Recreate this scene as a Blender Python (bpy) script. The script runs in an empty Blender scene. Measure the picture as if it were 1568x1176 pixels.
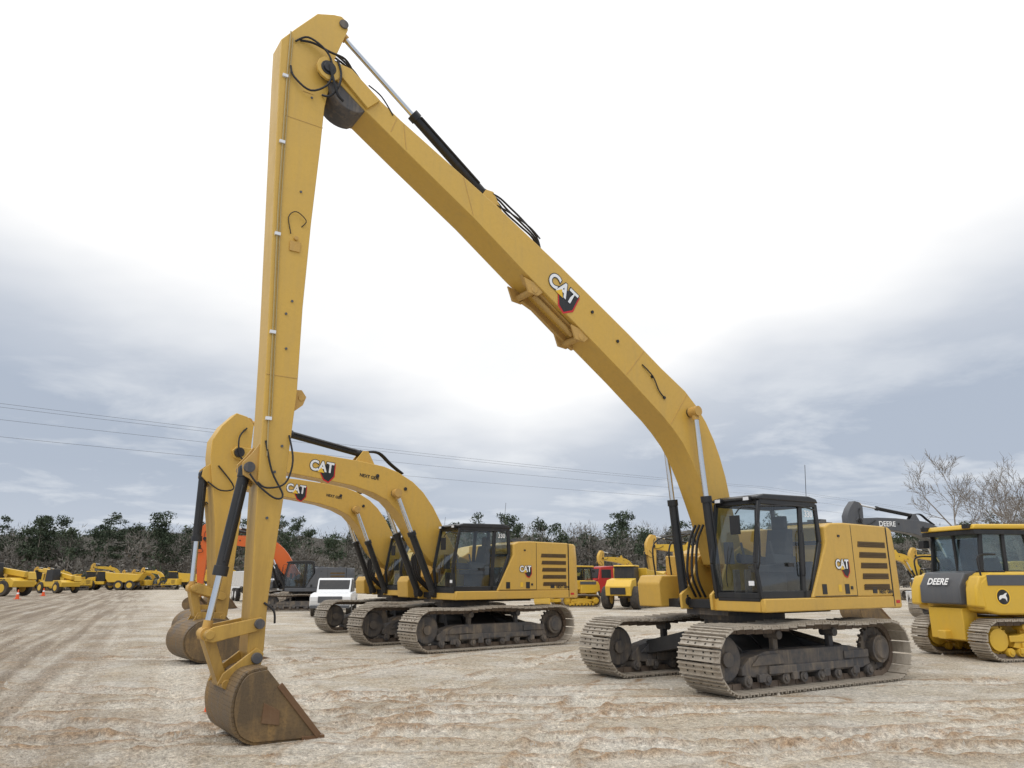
import bpy, bmesh, math, random
import numpy as np
from mathutils import Vector, Matrix
random.seed(7)
scene=bpy.context.scene
COL=scene.collection

# ---------------------------------------------------------------- materials
def nodes_of(name):
    m=bpy.data.materials.new(name); m.use_nodes=True
    nt=m.node_tree; nt.nodes.clear()
    return m,nt,nt.nodes,nt.links
def noise(ns,ls,vec,scale,detail=4,rough=.55,dist=0.0):
    n=ns.new('ShaderNodeTexNoise'); n.inputs['Scale'].default_value=scale
    n.inputs['Detail'].default_value=detail; n.inputs['Roughness'].default_value=rough
    n.inputs['Distortion'].default_value=dist
    if vec is not None: ls.new(vec,n.inputs['Vector'])
    return n.outputs['Fac']
def ramp(ns,ls,fac,stops):
    r=ns.new('ShaderNodeValToRGB'); e=r.color_ramp.elements
    while len(e)>1: e.remove(e[-1])
    e[0].position=stops[0][0]; c=stops[0][1]; e[0].color=(c[0],c[1],c[2],1) if hasattr(c,'__len__') else (c,c,c,1)
    for p,c in stops[1:]:
        x=e.new(p); x.color=(c[0],c[1],c[2],1) if hasattr(c,'__len__') else (c,c,c,1)
    ls.new(fac,r.inputs['Fac']); return r.outputs['Color']
def mixc(ns,ls,fac,a,b,mode='MIX'):
    m=ns.new('ShaderNodeMix'); m.data_type='RGBA'; m.blend_type=mode
    for s,v in ((m.inputs[0],fac),(m.inputs[6],a),(m.inputs[7],b)):
        if isinstance(v,(int,float)): s.default_value=v
        elif isinstance(v,tuple): s.default_value=(v[0],v[1],v[2],1)
        else: ls.new(v,s)
    return m.outputs[2]
def mth(ns,ls,op,a,b=0.0,clamp=False):
    m=ns.new('ShaderNodeMath'); m.operation=op; m.use_clamp=clamp
    for s,v in ((m.inputs[0],a),(m.inputs[1],b)):
        if isinstance(v,(int,float)): s.default_value=v
        else: ls.new(v,s)
    return m.outputs[0]
def paint(name,col,rough=.4,dirt=.35,dcol=(.30,.22,.13),metal=0.0,zgrad=None,spec=.4,bump=.02,fine=.12,scale=1.3):
    m,nt,ns,ls=nodes_of(name)
    out=ns.new('ShaderNodeOutputMaterial'); b=ns.new('ShaderNodeBsdfPrincipled')
    tc=ns.new('ShaderNodeTexCoord'); vec=tc.outputs['Object']
    n1=noise(ns,ls,vec,scale,4,.62); n2=noise(ns,ls,vec,scale*14,3,.6)
    mp=ns.new('ShaderNodeMapping'); mp.inputs['Scale'].default_value=(6,6,.6); ls.new(vec,mp.inputs['Vector'])
    n3=noise(ns,ls,mp.outputs[0],1.6,3,.65)
    d1=ramp(ns,ls,n1,[(.42,0.0),(.72,1.0)]); d3=ramp(ns,ls,n3,[(.5,0.0),(.75,1.0)])
    f=mth(ns,ls,'MULTIPLY',mth(ns,ls,'ADD',d1,d3),dirt*.5,True)
    c=mixc(ns,ls,f,col,dcol)
    dk=tuple(x*.72 for x in col)
    sp=ramp(ns,ls,n2,[(.45,0.0),(.7,1.0)])
    c=mixc(ns,ls,mth(ns,ls,'MULTIPLY',sp,fine),c,dk)
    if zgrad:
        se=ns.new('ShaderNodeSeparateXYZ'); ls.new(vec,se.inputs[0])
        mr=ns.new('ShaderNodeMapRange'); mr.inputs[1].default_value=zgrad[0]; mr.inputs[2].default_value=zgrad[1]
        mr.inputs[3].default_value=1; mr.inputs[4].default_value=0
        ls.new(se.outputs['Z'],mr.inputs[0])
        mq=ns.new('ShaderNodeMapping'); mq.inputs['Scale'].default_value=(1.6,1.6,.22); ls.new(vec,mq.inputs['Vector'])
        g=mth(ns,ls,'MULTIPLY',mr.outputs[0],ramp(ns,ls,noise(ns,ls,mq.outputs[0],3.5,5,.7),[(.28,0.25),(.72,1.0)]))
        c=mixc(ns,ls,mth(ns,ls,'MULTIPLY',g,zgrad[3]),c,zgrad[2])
    ls.new(c,b.inputs['Base Color'])
    b.inputs['Metallic'].default_value=metal
    b.inputs['Specular IOR Level'].default_value=spec
    rr=mth(ns,ls,'ADD',mth(ns,ls,'MULTIPLY',f,.5),rough,True); ls.new(rr,b.inputs['Roughness'])
    if bump:
        bp=ns.new('ShaderNodeBump'); bp.inputs['Strength'].default_value=.35; bp.inputs['Distance'].default_value=bump
        ls.new(n2,bp.inputs['Height']); ls.new(bp.outputs[0],b.inputs['Normal'])
    ls.new(b.outputs[0],out.inputs['Surface'])
    return m
YEL=(.625,.385,.075)
M={}
M['yellow']=paint('cat_yellow_paint',YEL,.34,.52,(.46,.31,.11),bump=.004,fine=.18,scale=1.0)
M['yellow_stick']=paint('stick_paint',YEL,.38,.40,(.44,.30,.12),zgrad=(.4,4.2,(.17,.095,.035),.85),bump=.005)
M['yellow_dirty']=paint('yellow_dusty',(.54,.32,.08),.5,.6,(.33,.25,.15),bump=.008)
M['black']=paint('black_paint',(.018,.019,.021),.38,.35,(.10,.085,.07),bump=0)
M['rubber']=paint('hose_rubber',(.015,.015,.016),.55,.3,(.07,.06,.05),bump=.002)
M['frame']=paint('track_frame_dark',(.07,.07,.075),.6,1.1,(.28,.225,.165),bump=.01,scale=2.2)
M['shoe']=paint('track_shoe_steel',(.46,.41,.34),.5,.95,(.20,.155,.115),metal=.25,bump=.01,fine=.6,scale=3.5)
M['shoedark']=paint('track_shoe_dark',(.13,.10,.08),.6,.7,(.25,.19,.13),bump=.01,scale=3)
M['hole']=paint('bolt_hole',(.02,.018,.015),.8,.1)
M['chrome']=paint('chrome_rod',(.72,.74,.76),.12,.1,(.3,.3,.3),metal=1.0,bump=0,fine=.05)
M['bucket']=paint('bucket_worn',(.115,.08,.045),.42,.95,(.34,.21,.08),bump=.012,fine=.5,scale=2.5)
M['bucket_edge']=paint('bucket_edge_rust',(.17,.095,.05),.5,.6,(.28,.2,.12),metal=.3,bump=.01)
M['louver']=paint('louver_dark',(.085,.05,.015),.55,.3,bump=0)
M['white']=paint('white_decal',(.82,.82,.82),.4,.05,bump=0,fine=.02)
M['red']=paint('red_decal',(.55,.02,.025),.4,.05,bump=0,fine=.02)
M['gold']=paint('gold_decal',(.8,.5,.04),.4,.05,bump=0,fine=.02)
M['grey']=paint('grey_paint',(.085,.09,.10),.4,.3,(.2,.18,.15),bump=.003)
M['dyellow']=paint('construction_yellow',(.66,.42,.045),.36,.35,(.42,.29,.12),bump=.004)
M['orange']=paint('orange_paint',(.62,.12,.02),.38,.3,(.35,.18,.09),bump=.004)
M['truckwhite']=paint('white_car_paint',(.72,.73,.74),.25,.12,bump=0)
M['truckred']=paint('red_car_paint',(.42,.025,.02),.3,.15,bump=0)
M['tyre']=paint('tyre_rubber',(.03,.028,.027),.75,.7,(.2,.16,.12),bump=.01)
M['seat']=paint('seat_fabric',(.045,.045,.048),.8,.1,bump=.002)
M['lamp']=paint('lamp_lens',(.75,.76,.78),.15,.05,bump=0)
M['conered']=paint('cone_orange',(.75,.10,.02),.5,.2,bump=0)
M['pipe']=paint('steel_pipe',(.42,.32,.14),.4,.4,bump=0)
def glassmat():
    m,nt,ns,ls=nodes_of('tinted_glass')
    out=ns.new('ShaderNodeOutputMaterial')
    t=ns.new('ShaderNodeBsdfTransparent'); t.inputs[0].default_value=(.80,.86,.86,1)
    g=ns.new('ShaderNodeBsdfGlossy'); g.inputs[0].default_value=(.9,.95,1,1); g.inputs['Roughness'].default_value=.03
    fr=ns.new('ShaderNodeLayerWeight'); fr.inputs[0].default_value=.5
    tc=ns.new('ShaderNodeTexCoord')
    f=mth(ns,ls,'ADD',mth(ns,ls,'MULTIPLY',mth(ns,ls,'POWER',fr.outputs['Facing'],3.5),.85),.07,True)
    mx=ns.new('ShaderNodeMixShader'); ls.new(f,mx.inputs[0]); ls.new(t.outputs[0],mx.inputs[1]); ls.new(g.outputs[0],mx.inputs[2])
    d=ns.new('ShaderNodeBsdfDiffuse'); d.inputs[0].default_value=(.35,.31,.26,1)
    dn=ramp(ns,ls,noise(ns,ls,tc.outputs['Object'],2.5,4,.6),[(.4,.0),(.8,.06)])
    m2=ns.new('ShaderNodeMixShader'); ls.new(dn,m2.inputs[0]); ls.new(mx.outputs[0],m2.inputs[1]); ls.new(d.outputs[0],m2.inputs[2])
    ls.new(m2.outputs[0],out.inputs[0]); return m
M['glass']=glassmat()

# ---------------------------------------------------------------- mesh builder
class B:
    def __init__(s): s.bm=bmesh.new()
    def hexa(s,p):
        v=[s.bm.verts.new(q) for q in p]
        for f in ((0,1,2,3),(7,6,5,4),(0,4,5,1),(1,5,6,2),(2,6,7,3),(3,7,4,0)): s.bm.faces.new([v[i] for i in f])
        return s
    def box(s,x0,x1,y0,y1,z0,z1):
        return s.hexa([(x0,y0,z0),(x1,y0,z0),(x1,y1,z0),(x0,y1,z0),(x0,y0,z1),(x1,y0,z1),(x1,y1,z1),(x0,y1,z1)])
    def obox(s,c,ex,ey,ez):
        c,ex,ey,ez=map(Vector,(c,ex,ey,ez))
        return s.hexa([c-ex-ey-ez,c+ex-ey-ez,c+ex+ey-ez,c-ex+ey-ez,c-ex-ey+ez,c+ex-ey+ez,c+ex+ey+ez,c-ex+ey+ez])
    def prism(s,pts,y0,y1):
        a=[s.bm.verts.new((p[0],y0,p[1])) for p in pts]
        b=[s.bm.verts.new((p[0],y1,p[1])) for p in pts]
        n=len(pts); s.bm.faces.new(a); s.bm.faces.new(b[::-1])
        for i in range(n): s.bm.faces.new([a[i],b[i],b[(i+1)%n],a[(i+1)%n]])
        return s
    def prismX(s,pts,x0,x1):
        a=[s.bm.verts.new((x0,p[0],p[1])) for p in pts]
        b=[s.bm.verts.new((x1,p[0],p[1])) for p in pts]
        n=len(pts); s.bm.faces.new(a); s.bm.faces.new(b[::-1])
        for i in range(n): s.bm.faces.new([a[i],b[i],b[(i+1)%n],a[(i+1)%n]])
        return s
    def cyl(s,p0,p1,r,r2=None,n=18):
        p0,p1=Vector(p0),Vector(p1); r2=r if r2 is None else r2
        d=(p1-p0).normalized(); u=d.orthogonal().normalized(); w=d.cross(u)
        A=[];C=[]
        for i in range(n):
            t=2*math.pi*i/n; o=u*math.cos(t)+w*math.sin(t)
            A.append(s.bm.verts.new(p0+o*r)); C.append(s.bm.verts.new(p1+o*r2))
        s.bm.faces.new(A[::-1]); s.bm.faces.new(C)
        for i in range(n): s.bm.faces.new([A[i],A[(i+1)%n],C[(i+1)%n],C[i]])
        return s
    def tube(s,pts,r,n=7,sub=5):
        P=[Vector(p) for p in pts]
        if len(P)>2 and sub>1:
            Q=[];E=[P[0]]+P+[P[-1]]
            for i in range(1,len(E)-2):
                a,b,c,d=E[i-1],E[i],E[i+1],E[i+2]
                for k in range(sub):
                    t=k/sub
                    Q.append(.5*((2*b)+(c-a)*t+(2*a-5*b+4*c-d)*t*t+(3*b-a-3*c+d)*t**3))
            Q.append(P[-1]); P=Q
        ring=None; u=None
        for i,p in enumerate(P):
            d=(P[min(i+1,len(P)-1)]-P[max(i-1,0)])
            if d.length<1e-6: continue
            d.normalize()
            if u is None: u=d.orthogonal().normalized()
            u=(u-d*u.dot(d)).normalized(); w=d.cross(u)
            R=[s.bm.verts.new(p+(u*math.cos(2*math.pi*k/n)+w*math.sin(2*math.pi*k/n))*r) for k in range(n)]
            if ring:
                for k in range(n): s.bm.faces.new([ring[k],ring[(k+1)%n],R[(k+1)%n],R[k]])
            else: s.bm.faces.new(R[::-1])
            ring=R
        s.bm.faces.new(ring); return s
    def band(s,pts,t,y0,y1):
        P=[Vector((p[0],0,p[1])) for p in pts]; I=[]
        for i,p in enumerate(P):
            d=(P[min(i+1,len(P)-1)]-P[max(i-1,0)]).normalized()
            I.append(p+Vector((-d.z,0,d.x))*t)
        for i in range(len(P)-1):
            a,b,c,d=P[i],P[i+1],I[i+1],I[i]
            s.hexa([(a.x,y0,a.z),(b.x,y0,b.z),(c.x,y0,c.z),(d.x,y0,d.z),(a.x,y1,a.z),(b.x,y1,b.z),(c.x,y1,c.z),(d.x,y1,d.z)])
        return s
    def done(s,name,parent,mat,bevel=0,seg=2,smooth=35):
        bmesh.ops.recalc_face_normals(s.bm,faces=s.bm.faces)
        me=bpy.data.meshes.new(name); s.bm.to_mesh(me); s.bm.free()
        ob=bpy.data.objects.new(name,me); COL.objects.link(ob)
        me.materials.append(M[mat] if isinstance(mat,str) else mat)
        if smooth:
            me.polygons.foreach_set('use_smooth',[True]*len(me.polygons)); me.set_sharp_from_angle(angle=math.radians(smooth))
        if bevel:
            md=ob.modifiers.new('bevel','BEVEL'); md.width=bevel; md.segments=seg; md.limit_method='ANGLE'; md.angle_limit=math.radians(35)
        if parent: ob.parent=parent
        return ob
def empty(name,loc=(0,0,0),rz=0,parent=None,scale=1):
    e=bpy.data.objects.new(name,None); COL.objects.link(e); e.location=loc; e.rotation_euler=(0,0,rz)
    e.scale=(scale,)*3; e.empty_display_size=.3
    if parent: e.parent=parent
    return e
def text(name,s,parent,org,d,u,size,mat,offset=0.0,lift=0.0,sx=1.0):
    cu=bpy.data.curves.new(name+'_c','FONT'); cu.body=s; cu.size=size; cu.align_x='CENTER'; cu.align_y='CENTER'; cu.offset=offset
    ob=bpy.data.objects.new(name+'_c',cu); COL.objects.link(ob)
    dg=bpy.context.evaluated_depsgraph_get(); me=bpy.data.meshes.new_from_object(ob.evaluated_get(dg))
    bpy.data.objects.remove(ob)
    d=Vector(d).normalized(); u=Vector(u).normalized(); n=d.cross(u)
    mat4=Matrix(((d.x*sx,u.x,n.x,org[0]+n.x*lift),(d.y*sx,u.y,n.y,org[1]+n.y*lift),(d.z*sx,u.z,n.z,org[2]+n.z*lift),(0,0,0,1)))
    me.transform(mat4); me.materials.clear(); me.materials.append(M[mat])
    o=bpy.data.objects.new(name,me); COL.objects.link(o); o.parent=parent; return o
def flat(name,pts,parent,org,d,u,mat,lift):
    d=Vector(d).normalized(); u=Vector(u).normalized(); n=d.cross(u)
    bm=bmesh.new(); bm.faces.new([bm.verts.new(Vector(org)+d*p[0]+u*p[1]+n*lift) for p in pts])
    me=bpy.data.meshes.new(name); bm.to_mesh(me); bm.free(); me.materials.append(M[mat])
    o=bpy.data.objects.new(name,me); COL.objects.link(o); o.parent=parent; return o
def logo(parent,org,d,u,w):
    s=w
    flat('decal_red',[(x*s,y*s) for x,y in [(-.12,-.12),(.12,-.52),(.36,-.60),(.60,-.32),(.58,.2),(.30,.2)]],parent,org,d,u,'red',.003)
    flat('decal_black',[(x*s,y*s) for x,y in [(-.10,-.10),(.14,-.46),(.35,-.54),(.55,-.29),(.54,.18),(.28,.18)]],parent,org,d,u,'black',.005)
    text('decal_outline','CAT',parent,org,d,u,s*.56,'black',s*.045,.007,sx=.92)
    text('decal_letters','CAT',parent,org,d,u,s*.56,'white',s*.018,.009,sx=.92)
    flat('decal_gold',[(-.17*s,-.22*s),(.13*s,-.22*s),(-.02*s,-.02*s)],parent,org,d,u,'gold',.011)
def copy_tree(root,name,loc,rz,scale=1):
    r=empty(name,loc,rz,None,scale)
    def rec(o,p):
        for c in o.children:
            n=c.copy(); COL.objects.link(n); n.parent=p; rec(c,n)
    rec(root,r); return r

# ---------------------------------------------------------------- crawler tracks
def track_parts(par,sides,w,a,R,n,frame='frame',hub='frame',fine=True,sag=.04):
    sh,dk,ho,fr,hb=B(),B(),B(),B(),B()
    per=4*a+2*math.pi*R
    for yc in sides:
        for i in range(n):
            sarc=(i+.37)/n*per
            if sarc<2*a: p=Vector((-a+sarc,0,0)); t=Vector((1,0,0))
            elif sarc<2*a+math.pi*R:
                th=(sarc-2*a)/R; p=Vector((a+R*math.sin(th),0,R-R*math.cos(th))); t=Vector((math.cos(th),0,math.sin(th)))
            elif sarc<4*a+math.pi*R:
                q=sarc-2*a-math.pi*R; x=a-q; zz=2*R-sag*(math.sin(math.pi*(q/(2*a))*2))**2+.03*math.sin(math.pi*q/(2*a))
                p=Vector((x,0,zz)); t=Vector((-1,0,sag*math.pi/a*math.sin(2*math.pi*q/a))).normalized()
            else:
                th=(sarc-4*a-math.pi*R)/R; p=Vector((-a-R*math.sin(th),0,R+R*math.cos(th))); t=Vector((-math.cos(th),0,-math.sin(th)))
            nn=Vector((t.z,0,-t.x)); p.z+=.045; p.y=yc
            L=per/n; Y=Vector((0,1,0))
            sh.obox(p,t*L*.44,Y*w/2,nn*.012)
            for k in (-.40,0.02,.36):
                sh.obox(p+t*L*k+nn*.026,t*.011,Y*w/2*.995,nn*.016)
            dk.obox(p-nn*.055-t*.01,t*L*.40,Y*.04,nn*.045)
            for s in (-1,1): dk.obox(p-nn*.06+Y*.085*s,t*L*.46,Y*.022,nn*.05)
            if fine:
                for sy in (-.30,-.12,.12,.30):
                    for kk in (-.2,.2):
                        ho.obox(p+Y*w*sy+t*L*kk+nn*.0125,t*.014,Y*.016,nn*.004)
        hw=.17
        fr.prism([(-a+.35,.30),(-a+.45,.55),(-a+.9,.64),(a-.9,.64),(a-.5,.55),(a-.3,.40),(a-.3,.28),(a-.6,.24),(-a+.6,.24)],yc-hw,yc+hw)
        for s in (-1,1):
            y0=yc+s*hw
            fr.box(-a*.55,a*.55,min(y0,y0+s*.05),max(y0,y0+s*.05),.27,.40)
            for k in range(4):
                x=-a*.62+k*a*.41; fr.box(x,x+.16,min(y0,y0+s*.07),max(y0,y0+s*.07),.16,.29)
            fr.box(-a*.8,-a*.45,min(y0,y0+s*.03),max(y0,y0+s*.03),.42,.56)
            fr.prism([(a*.35,.42),(a*.75,.42),(a*.65,.58),(a*.4,.6)],min(y0,y0+s*.035),max(y0,y0+s*.035))
        nr=8
        for k in range(nr):
            x=-a*.80+k*(a*1.6)/(nr-1)
            hb.cyl((x,yc-.2,.19),(x,yc+.2,.19),.095); hb.cyl((x,yc-.23,.19),(x,yc+.23,.19),.05)
        for x in (-a*.38,a*.36):
            hb.cyl((x,yc-.15,2*R-.11),(x,yc+.15,2*R-.11),.075); fr.box(x-.06,x+.06,yc-.05,yc+.05,.6,2*R-.1)
        z=R+.045; Ri=R-.115
        hb.cyl((a,yc-.06,z),(a,yc+.06,z),Ri,n=28); hb.cyl((a,yc-.12,z),(a,yc+.12,z),Ri-.05,n=28); hb.cyl((a,yc-.18,z),(a,yc+.18,z),.12)
        hb.cyl((-a,yc-.035,z),(-a,yc+.035,z),Ri+.0,n=22)
        for k in range(21):
            th=2*math.pi*k/21; o=Vector((math.cos(th),0,math.sin(th))); tt=Vector((-o.z,0,o.x))
            hb.obox(Vector((-a,yc,z))+o*(Ri+.02),o*.035,Vector((0,.034,0)),tt*.022)
        hb.cyl((-a,yc-.15,z),(-a,yc+.19,z),.25,n=22); hb.cyl((-a,yc+.19,z),(-a,yc+.23,z),.2,.17,n=22)
        for k in range(12):
            th=2*math.pi*k/12; hb.cyl((-a+.28*math.cos(th),yc+.03,z+.28*math.sin(th)),(-a+.28*math.cos(th),yc+.055,z+.28*math.sin(th)),.018,n=6)
    sh.done('track_shoes',par,'shoe',smooth=0); dk.done('track_chain',par,'shoedark',smooth=0)
    if fine: ho.done('shoe_bolts',par,'hole',smooth=0)
    else: ho.bm.free()
    fr.done('track_frames',par,frame,.012); hb.done('rollers_and_wheels',par,hub,.006)

# ---------------------------------------------------------------- excavator
def cylinder_ram(par,p0,p1,split,rb,rr,nm):
    p0,p1=Vector(p0),Vector(p1); s=p0.lerp(p1,split)
    b=B(); b.cyl(p0,s,rb); d=(p1-p0).normalized()
    b.cyl(s-d*.07,s+d*.05,rb*1.22); b.cyl(p0-d*.02,p0+d*.12,rb*1.12)
    b.cyl(p0-Vector((0,.11,0)),p0+Vector((0,.11,0)),rb*.95)
    b.tube([p0+d*.25+Vector((0,rb*1.15,rb*.3)),s-d*.1+Vector((0,rb*1.15,rb*.3))],.018)
    b.done(nm+'_barrel',par,'black',.004)
    c=B(); c.cyl(s,p1,rr); c.done(nm+'_rod',par,'chrome')
    e=B(); e.cyl(p1-Vector((0,.1,0)),p1+Vector((0,.1,0)),rr*1.9); e.cyl(p1-d*.16,p1,rr*1.35); e.done(nm+'_rod_eye',par,'yellow_dirty')

def upper_structure(par,ym='yellow',fine=True,brand=True):
    b=B()
    b.box(-3.3,1.12,-1.42,1.42,1.30,1.46)
    b.done('deck_plate',par,'black',.01)
    b=B()
    b.box(-3.15,1.22,1.40,1.50,1.27,1.50); b.box(-3.15,.9,-1.50,-1.40,1.27,1.50); b.box(1.12,1.22,.36,1.40,1.27,1.50)
    b.done('deck_skirt',par,ym,.02)
    E=-2.88
    left=[(-.17,1.50),(-.76,2.51),(-.75,2.80),(-.95,2.88),(-1.37,2.90),(E,2.885),(E,1.50)]
    b=B(); b.prism(left,.42,1.50); b.done('left_body_panel',par,ym,.03,3)
    right=[(.2,1.50),(.15,2.35),(-.3,2.5),(-.9,2.80),(-1.37,2.88),(E,2.87),(E,1.50)]
    b=B(); b.prism(right,-1.48,-.42); b.done('right_body_panel',par,ym,.03,3)
    b=B(); b.box(E,-.5,-.42,.42,1.46,2.80); b.done('engine_hood',par,ym,.03,3)
    b=B()
    prof=[(1.50,E-.015),(1.50,-3.15),(1.38,-3.36),(1.0,-3.52),(-1.0,-3.52),(-1.38,-3.36),(-1.5,-3.15),(-1.5,E-.015)]
    zs=[1.26,1.30,2.4,2.80,2.87]; ins=[.04,0,.02,.05,.12]
    rings=[]
    for z,i in zip(zs,ins):
        rings.append([b.bm.verts.new((x+i*(1 if x<-3.0 else 0),y*(1-i*.15),z)) for y,x in prof])
    for r0,r1 in zip(rings,rings[1:]):
        for k in range(len(prof)): b.bm.faces.new([r0[k],r0[(k+1)%8],r1[(k+1)%8],r1[k]])
    b.bm.faces.new(rings[0]); b.bm.faces.new(rings[-1])
    b.done('counterweight',par,ym,.03,3)
    b=B(); b.prism([(.35,1.30),(1.34,1.30),(1.38,1.75),(1.28,1.9),(.35,1.92)],-1.46,-.85); b.done('tool_box',par,ym,.03,3)
    b=B(); b.box(.1,.6,-1.4,-.75,1.9,2.3); b.done('fuel_tank',par,ym,.03,3)
    b=B()
    for k in range(5):
        z=2.50-k*.205; x0=-1.78-(k*.02); x1=-2.78
        b.prism([(x0,z-.055),(x0-.03,z+.055),(x1,z+.055),(x1,z-.055)],1.497,1.506)
    b.done('louver_shade_plates',par,'louver')  # raised dark plates, recess shade of the slots put into their colour
    if fine:
        b=B()
        for k in range(5):
            z=2.50-k*.205
            for q in (-.028,0.0,.028): b.obox((-2.3,1.508,z+q),(.44,0,0),(0,.006,.004),(0,-.002,.004))
        b.done('louver_slats',par,'louver')
    b=B()
    b.box(-1.615,-1.60,1.494,1.503,1.52,2.86); b.box(E-.022,E+.006,1.40,1.502,1.30,2.86)
    b.box(-1.60,-.25,1.494,1.5025,1.515,1.53)
    b.box(-1.47,-1.40,1.50,1.512,1.64,1.70); b.box(-1.20,-1.13,1.50,1.512,2.62,2.66)
    for x in (-.62,-1.35): b.box(x,x+.14,1.499,1.508,1.56,1.74)
    b.box(-2.3,-2.15,1.499,1.508,1.56,1.68)
    b.done('panel_seams_and_latches',par,'black')
    b=B()
    for x in (-2.9,-2.55,-1.95,-1.5): b.cyl((x,.4,2.86),(x,.4,2.95),.03,n=8)
    b.box(-1.5,-.95,.5,1.2,2.88,2.93); b.box(-1.3,-1.1,.9,1.2,2.92,2.98)
    b.cyl((-2.4,-.9,2.85),(-2.4,-.9,3.0),.07)
    b.done('hood_fittings',par,'grey',.006)
    b=B()
    b.tube([(.9,-1.4,1.9),(.9,-1.4,2.55),(.2,-1.4,2.75),(-.3,-1.4,2.75),(-.4,-1.4,2.5)],.018)
    b.tube([(.9,-.95,1.9),(.9,-.95,2.5),(.3,-.95,2.75)],.018)
    b.done('handrails',par,'black')
    if brand:
        logo(par,(-1.18,1.505,2.10),(-1,0,0),(0,0,1),.42)
        text('decal_model','NEXT GEN',par,(-2.62,1.503,1.585),(-1,0,0),(0,0,1),.10,'black',.004,.004)
        flat('decal_warning',[(0,0),(.10,0),(.10,.13),(0,.13)],par,(-1.0,1.502,1.60),(-1,0,0),(0,0,1),'gold',.002)
        flat('decal_label',[(0,0),(.14,0),(.14,.06),(0,.06)],par,(-2.95,1.502,1.36),(-1,0,0),(0,0,1),'red',.002)
    b=B(); b.cyl((0,0,1.0),(0,0,1.31),.72,n=36); b.cyl((0,0,1.08),(0,0,1.2),.80,n=36); b.box(-2.2,1.0,-.5,.5,1.18,1.30)
    b.done('slew_ring',par,'frame')
    b=B()
    for s in (-1,1):
        b.prism([(1.28,1.28),(1.30,1.55),(1.0,1.75),(.75,2.25),(.35,2.45),(-.1,2.3),(-.5,1.46),(-.5,1.28)],s*.37-.03,s*.37+.03)
    b.done('boom_foot_brackets',par,ym,.01)
    y0,y1=.44,1.45
    fr=B()
    def bar(p,q,w=.035):
        p=Vector((p[0],0,p[1]));q=Vector((q[0],0,q[1]));d=(q-p).normalized();nn=Vector((-d.z,0,d.x))
        return [(p+nn*w),(q+nn*w),(q-nn*w),(p-nn*w)]
    FB=(1.20,1.50); FM=(1.30,2.1); FT=(1.08,3.20); RT=(-.60,3.22); RM=(-.64,2.5); RB=(-.22,1.50)
    for y in (y0,y1-.05):
        for p,q,w in ((FB,FM,.04),(FM,FT,.045),(FT,RT,.06),(RT,RM,.05),(RM,RB,.05),((.0,1.5),(-.12,3.2),.055),((-.22,1.56),(1.2,1.56),.07)):
            P=bar(p,q,w); fr.hexa([(v.x,y,v.z) for v in P]+[(v.x,y+.05,v.z) for v in P])
    for p,w in ((FB,.05),(FT,.05),(RT,.05),(RM,.04)):
        fr.box(p[0]-w,p[0]+w*.6,y0+.05,y1-.05,p[1]-w,p[1]+w)
    fr.box(1.20,1.235,y0+.05,y1-.05,1.5,1.60)
    fr.done('cab_frame',par,'black',.012)
    r=B()
    r.prism([(1.16,3.22),(1.16,3.27),(.95,3.33),(-.4,3.36),(-.62,3.32),(-.68,3.24)],y0-.02,y1+.02); r.done('cab_roof',par,'black',.03,3)
    r=B(); r.box(-.2,1.17,y0+.02,y1-.05,1.47,1.56); r.prism([(-.12,1.56),(-.40,2.15),(-.44,2.15),(-.22,1.56)],y0+.05,y1-.06); r.done('cab_floor_and_back',par,'seat')
    g=B()
    def pane(P): g.bm.faces.new([g.bm.verts.new(q) for q in P])
    pane([(1.19,y0+.05,1.62),(1.19,y1-.05,1.62),(1.29,y1-.05,2.1),(1.29,y0+.05,2.1)])
    pane([(1.29,y0+.05,2.1),(1.29,y1-.05,2.1),(1.07,y1-.05,3.16),(1.07,y0+.05,3.16)])
    for y in (y0+.018,y1-.03):
        pane([(p_[0],y,p_[1]) for p_ in [(1.15,1.6),(1.25,2.1),(1.04,3.17),(-.07,3.17),(.04,1.6)]])
        pane([(p_[0],y,p_[1]) for p_ in [(-.17,3.17),(-.56,3.17),(-.60,2.5),(-.2,1.62),(-.06,1.62)]])
    pane([(RT[0],y0+.06,3.17),(RT[0],y1-.06,3.17),(RM[0],y1-.06,2.55),(RM[0],y0+.06,2.55)])
    g.done('cab_glass',par,'glass')
    s=B()
    s.prism([(.05,1.95),(.60,1.95),(.62,2.07),(.12,2.10),(-.05,2.75),(-.2,2.75),(-.12,1.95)],.72,1.18)
    s.box(0,.5,.8,1.1,1.56,1.95); s.box(-.2,-.1,.82,1.08,2.75,3.0)
    for y in (.58,1.22): s.prism([(.0,2.1),(.62,2.1),(.68,2.28),(.0,2.24)],y,y+.12); s.cyl((.6,y+.06,2.25),(.66,y+.06,2.5),.022)
    s.box(.85,1.0,.5,.62,2.1,2.5); s.box(.95,1.1,.75,.8,1.56,2.0); s.box(.95,1.1,1.0,1.05,1.56,2.0)
    s.done('cab_interior',par,'seat',.01)
    k=B()
    k.tube([(1.27,1.46,2.0),(1.3,1.53,2.2),(1.27,1.53,2.7),(1.2,1.46,2.8)],.014)
    k.tube([(-.02,1.46,1.9),(-.0,1.50,1.95),(-.05,1.50,2.6),(-.07,1.46,2.7)],.012)
    k.tube([(1.15,1.43,3.05),(1.38,1.30,3.08),(1.46,1.20,2.95)],.013)
    k.box(1.44,1.48,1.08,1.28,2.60,2.93)
    k.box(.25,.42,1.452,1.462,2.05,2.12)
    k.tube([(1.25,.75,1.7),(1.33,.8,1.9),(1.28,.85,2.4)],.01)
    for y in (.55,1.2): k.box(1.14,1.22,y,y+.14,3.20,3.28)
    k.tube([(-.55,1.3,3.3),(-.62,1.3,4.0)],.006)
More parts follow.
